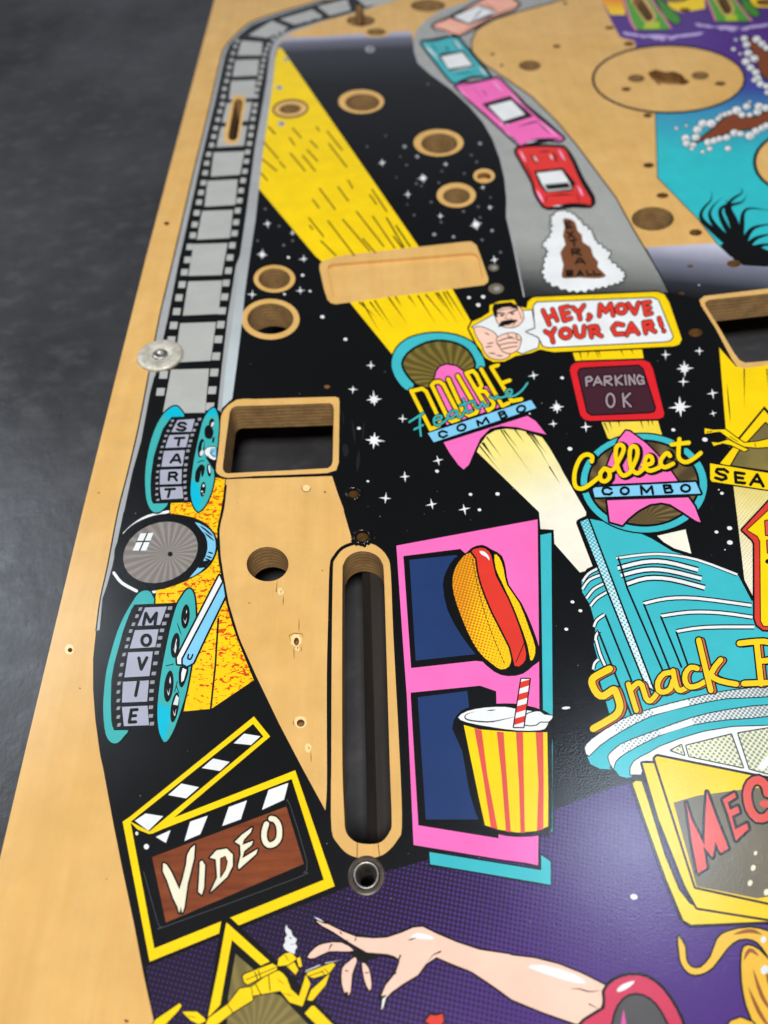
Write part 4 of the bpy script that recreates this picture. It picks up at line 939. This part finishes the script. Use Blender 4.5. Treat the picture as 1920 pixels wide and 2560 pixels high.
def branch(label, body, dots):
    A = Art('foaming_branch_print', T20, 2, label)
    A.f('brown', body, ol=9, sm=2)
    for x, y, r in dots: A.sub('bubble').e('white', x, y, r, r*.82, 0, ol=4, n=14).e('hole', x+r*.25, y+r*.25, r*.35, r*.25, n=8)
    A.build()
branch('brown foaming branch print in the turquoise water', '1160 935 1240 885 1320 820 1400 752 1480 740 1560 765 1659 722 1800 690 1800 760 1659 792 1560 832 1440 848 1330 882 1220 912',
 [(1125,895,26),(1130,930,24),(1175,940,20),(1190,890,26),(1200,840,28),(1235,800,28),(1290,800,30),(1335,770,18),(1355,750,16),(1380,742,18),(1410,732,18),(1455,715,30),(1490,745,22),(1520,690,24),(1540,745,18),(1590,725,26),(1600,690,28),(1645,700,26),(1270,922,26),(1310,912,24),(1345,900,22),(1390,892,24),(1440,862,26),(1480,868,22),(1540,880,30),(1580,850,26),(1620,830,24),(1650,815,24),(1280,965,18),(1235,985,14),(1398,963,20),(1065,832,12),(1130,815,10),(1540,660,10),(1165,965,14)])
branch('brown foaming branch print in the purple water at the right edge', '1530 250 1580 275 1640 335 1760 350 1760 540 1650 510 1600 440 1560 330',
 [(1505,250,22),(1520,290,24),(1530,345,26),(1570,380,26),(1515,400,26),(1545,440,24),(1580,470,24),(1590,510,26),(1610,545,24),(1585,255,26),(1620,285,24),(1650,310,22),(1570,520,18),(1435,320,14),(1478,350,10),(1450,258,10),(1650,560,22),(1655,600,18)])
A = Art('black_weed_print', T20, 1, 'black waving weed print at the foot of the turquoise water')
A.f('black', '1350 1590 1400 1570 1450 1550 1540 1580 1700 1640 1760 1720 1500 1720 1420 1660', sm=2)
for q in ('1430 1600 1310 1500 1230 1420 1235 1360 1290 1295 1292 1240','1440 1590 1330 1480 1282 1400 1300 1340 1360 1280','1460 1590 1370 1440 1350 1360 1400 1320 1380 1300','1470 1580 1420 1430 1390 1350 1430 1290 1490 1250 1482 1212','1475 1580 1450 1440 1410 1340 1490 1310 1520 1262','1480 1570 1490 1450 1500 1380 1545 1350 1670 1365','1500 1580 1540 1500 1600 1465 1720 1450','1520 1600 1590 1540 1720 1510','1540 1620 1620 1590 1720 1580'):
    A.sub('frond').l('black', 46, q, sm=4, taper=1)
A.build()

# --- streaks on the light beams
A = Art('beam_streaks_print', T10, 1, 'fine dark streaks on the big yellow beam')
for q in ('80 820 125 870','235 830 295 895','215 890 252 945','390 820 410 850','460 850 560 975','470 930 590 1085','350 910 400 960','330 970 400 1045','220 990 320 1110','300 1005 385 1110','50 920 145 1030','40 1030 135 1110','150 1045 190 1090','410 1220 515 1360','530 1210 600 1305','595 1165 628 1222','365 1290 410 1350','735 1260 782 1325','750 1225 850 1375','340 1410 440 1535','345 1460 370 1490','650 1370 830 1600','465 1430 640 1659','560 1420 740 1630','755 1400 900 1610','845 1410 960 1605','690 1545 775 1640','905 1460 1000 1600','420 1560 520 1659','890 1530 950 1610','30 1120 75 1170'):
    A.sub('streak').l('black' if q[0] in '89' else 'streak', 10, q, taper=0, caps=False)
A.V = T11
for q in ('670 300 780 400','690 300 800 490','740 300 830 420','770 290 890 470','860 270 980 440','905 265 945 330','990 262 1040 330','1050 258 1165 440','1100 250 1250 430','1165 240 1230 340','1180 240 1310 440','1215 235 1290 370','1235 230 1360 420'): A.sub('streak').l('black', 10, q, taper=1)
A.build()
A = Art('beam_streaks_print', VD, 1, 'black streaks on the cream beam below the pink fin')
for q in ('905 1115 1100 1360','925 1085 1060 1260','940 1085 1010 1190','970 1030 1105 1215','1105 965 1170 1070 1395 1385','1130 965 1265 1140','1235 960 1320 1080','1345 985 1460 1110','1355 985 1470 1150 1560 1310','1375 990 1535 1185','1400 1000 1470 1090','1560 1310 1659 1470'): A.sub('streak').l('black', 13, q, taper=1)
A.V = T21
for q in ('440 625 452 680','495 620 488 660','545 615 560 665','560 612 575 660','705 605 722 650','770 602 790 640','600 1085 630 1150','632 1078 650 1128','690 1072 700 1110','835 1070 850 1120','880 1065 890 1105','905 1065 915 1100','1085 1330 1090 1360'): A.sub('streak').l('black', 9, q, taper=1)
A.build()

# --- stars
def star(v, x, y, r, n=4):
    p = []; k = v.k; ox, oy = v.o[0]+x*k, v.o[1]+y*k; r *= k; ph = random.uniform(-.25, .1)
    for i in range(n*2):
        a = math.pi*i/n+ph; q = (r*random.uniform(.8, 1.12)*(1 if i % 4 == 0 or n == 4 else .68)) if i % 2 == 0 else r*(.22 if n == 4 else .34)
        p.append((ox+math.cos(a)*q, oy+math.sin(a)*q*.95))
    return p
A = Art('star_field_print', T10, 1, 'scattered white stars printed on the black ground')
for v, s in ((T10,'818 1055 36 1083 1155 44 985 1260 32 1195 1400 30 1425 1455 58 75 1450 38 237 1510 26 40 1650 46 1515 1345 26 1470 1215 22 1230 1065 24'),(T11,'745 710 32 628 865 32 765 930 58 765 1195 66 950 1055 32 1180 1325 35 965 1430 38 840 1570 40 1140 1610 40 1350 1640 40 310 20 32 287 225 30 1545 25 32'),
  (T21,'140 775 36 290 980 50 268 1088 32 478 1108 40 1118 730 60 1110 815 36 1090 980 72 1300 890 38 1303 1020 28 995 640 34 1215 615 32'),(T01,'1635 250 32')):
    q = [float(a) for a in s.split()]
    for i in range(0, len(q), 3): A.sub('star').f('white', star(v, q[i], q[i+1], q[i+2]*(.85 if v is T10 else 1), 8 if q[i+2] > 43 else 4))
A.sub('star_dots', None, 'stuff')
for v, s in ((T10,'963 950 15 1045 1015 15 1452 930 14 1430 1050 11 1350 1125 10 1395 1005 10 975 1070 10 935 1015 8 1205 1110 9 1185 1185 10 1135 1310 11 1040 1190 11 1072 1205 9 1345 1370 12 1440 1340 11 1452 1410 10 1200 1440 10 1025 1395 10 1155 1520 15 1280 1535 13 1530 1495 13 1465 1555 12 1585 1635 12 60 1355 11 150 1465 10 238 1560 10 180 1590 12 840 880 8 720 950 9 910 1150 7 1520 1280 8 980 1325 7 1115 545 9 10 1560 9'),
  (T11,'580 540 13 667 1117 12 1173 1395 13 1390 1545 12 1565 1542 14 1448 1645 12 725 1460 9 1440 318 15 1380 270 12 1472 265 14 302 125 11 350 228 9 185 248 9 430 395 14 210 10 10'),(T21,'325 790 12 375 1250 16 1250 1190 18 1045 1127 13 115 1022 6 1360 1538 12 1340 1515 5 1212 188 5'),(T22,'392 583 13 443 640 13 352 760 13 1410 105 17 1325 130 13 1412 198 19 1380 245 5'),(T23,'790 835 24')):
    q = [float(a) for a in s.split()]
    for i in range(0, len(q), 3): A.e('faint' if q[i+2] < 12.5 else 'dust', q[i], q[i+1], q[i+2]*.9, q[i+2]*.75, 10, n=10) if v is T10 else A.f('white', vel(v, q[i], q[i+1], q[i+2], q[i+2]*.75, 10, 10))
A.f('white', vel(T22, 350, 1270, 28, 9, -5, 12))
A.build()
A = Art('wood_wear', T12, 1, 'small cracks, chips and pencil marks in the bare wood')
for q in ('140 430 130 515 165 525','178 540 175 610','280 690 278 780','245 870 247 960','292 870 294 905','356 1555 358 1625','150 500 175 505 180 530','225 840 215 800 250 785 300 790 312 820','245 1385 240 1350'): A.sub('crack').l('seal', 5, q, taper=2)
for x, y, rx, ry in ((262,832,36,40),(290,1362,40,36),(160,515,20,22),(340,1530,20,26),(268,880,14,20)):
    A.sub('chip').f('chip', [(a+random.uniform(-2, 2), b_+random.uniform(-2, 2)) for a, b_ in vel(T12, x, y, rx, ry, 0, 16)])
    if rx < 30: A.l('seal', 5, '%d %d %d %d %d %d' % (x-8, y-10, x+6, y, x-4, y+14), taper=2)
A.sub('chip').f('chip', vel(T02, 450, 890, 30, 34, 0, 18)); A.sub('chip').f('chip', vel(T11, 326, 1505, 26, 22, 0, 16))
A.sub('crack').l('seal', 5, vel(T11, 326, 1505, 28, 24, 0, 16)[:10])
for v, x, y, r in ((T11,447,1530,9),(T02,518,1143,7),(T01,640,1535,7),(T03,820,1640,16),(T12,430,380,6),(T03,690,720,5),(T02,1615,590,6)): A.sub('speck').f('seal', vel(v, x, y, r, r*.6, 20, 10))
A.build()
A = Art('scuff_marks', T11, 1, 'dull scuffs and dust specks on the clear coat')
for q, w in (('622 1060 636 1150 640 1210',16),('668 1260 655 1400',26),('700 1070 690 1200',12),('560 1000 570 1100',8)): A.sub('scuff').l('scuff', w, q, taper=2)
A.sub('scuff').f('scuff', '560 1240 580 1215 602 1255 590 1300 568 1290', sm=2)
A.sub('dust_specks', None, 'stuff')
for i in range(170):
    x, y = random.uniform(300, 1900), random.uniform(900, 2540); r = random.choice((.7, .8, 1.0, 1.4))
    A.f('dust', ellipse(x, y, r, r*.8, 0, 6))
A.build()
# worn spots where screws and posts sat
A = Art('worn_spots_print', T11, 1, 'pale and brown worn spots where posts sat on the black ground')
for v, x, y, rx, ry, c in ((T11,1556,212,50,34,'khaki'),(T11,1540,76,34,24,'khaki'),(T11,460,848,20,12,'seal'),(T10,738,320,32,22,'hole'),(T10,150,568,22,16,'grey'),(T10,165,802,24,18,'grey'),(T10,195,385,22,10,'grey')):
    A.sub('worn_spot').f(c, vel(v, x, y, rx, ry, 0, 18)).f('khaki' if c != 'khaki' else 'hole', vel(v, x+rx*.1, y, rx*.45, ry*.45, 0, 10))
A.build()

# ------------------------------------------------------------------ metal fittings
def lathe(name, c, prof, m, nseg=40, parent=None, sq=None):
    vs, fs = [], []
    for r, z in prof:
        for i in range(nseg):
            a = 6.28318*i/nseg; rr = r
            if sq: rr = r
            vs.append((c.x+rr*math.cos(a), c.y+rr*math.sin(a), c.z+z))
    for j in range(len(prof)-1):
        for i in range(nseg): fs.append([j*nseg+i, j*nseg+(i+1) % nseg, (j+1)*nseg+(i+1) % nseg, (j+1)*nseg+i])
    return link_mesh(name, vs, fs, [m], parent=parent or PF, smooth_=True)
# washer with its screw at the left edge: size from its outline in the photograph
c = cast(401, 891); R = (cast(459, 884)-cast(343, 900)).length/2
lathe('washer', c, [(R*.30, .0009), (R*.46, .0010), (R*.54, .0014), (R*.66, .0016), (R*.90, .0014), (R*.97, .0011), (R, .0006), (R*1.0, .00005)], mat('zinc'))['label'] = 'shiny domed zinc washer at the left edge'
rec = R*.16
sc = lathe('screw', c, [(R*.34, .0009), (R*.33, .0013), (R*.27, .0016), (R*.2, .0017), (rec, .0017), (rec*.8, .0010), (.00001, .0009)], mat('steel'))
sc['label'] = 'round steel screw head in the domed washer'
# metal eyelet below the long slot
c = cast(640+715*.3858, 1920+696*.3858); k = (cast(640+815*.3858, 1920+690*.3858)-c).length/100
lathe('eyelet', c, [(k*84, -.0115), (k*84, .0004), (k*78, .0008), (k*68, .0003), (k*58, -.0022), (k*52, -.0030), (k*50, -.0115)], mat('steel'))['label'] = 'metal eyelet below the rounded end of the long slot'
cz = Vector((c.x, c.y, ZT))
m, nt, b = new_mat('burnt_rim'); nt.links.new(mix(nt, mrange(nt, noise(nt, 300, 4, .7), .3, .7), lin((38,34,30)), lin((86,72,58))), b.inputs['Base Color']); b.inputs['Roughness'].default_value = .35
lathe('burnt_rim', cz, [(k*90, .00012), (k*104, .00016), (k*118, .00012), (k*120, .00004)], m)['label'] = 'dark scorched ring round the metal eyelet'
m, nt, b = new_mat('lacquer_drip'); b.inputs['Base Color'].default_value = lin((20,19,18)); b.inputs['Roughness'].default_value = .12
for v, x, y, r in ((T11, 632, 1545, 34), (T12, 690, 165, 38)):
    c = cast(*v('%f %f' % (x, y))[0]); k = (cast(*v('%f %f' % (x+100, y))[0])-c).length/100
    vs, fs = [], []; ns = 44; random.seed(int(x))
    pr = [(1.0, .0002), (1.08, .0009), (1.3, .0013), (1.6, .0007), (1.9, .00006)]
    wob = [random.uniform(.86, 1.14) for _ in range(ns)]
    for rr, z in pr:
        for i in range(ns): a = 6.28318*i/ns; q = r*k*rr*(1+(wob[i]-1)*(rr-.9)); vs.append((c.x+q*math.cos(a), c.y+q*math.sin(a), ZT+z*(.7+.6*wob[(i*3) % ns]-.3)))
    for j in range(len(pr)-1):
        for i in range(ns): fs.append([j*ns+i, j*ns+(i+1) % ns, (j+1)*ns+(i+1) % ns, (j+1)*ns+i])
    link_mesh('lacquer_drip', vs, fs, [m], parent=PF, smooth_=True)['label'] = 'glossy black lacquer drip round the hole above the long slot'
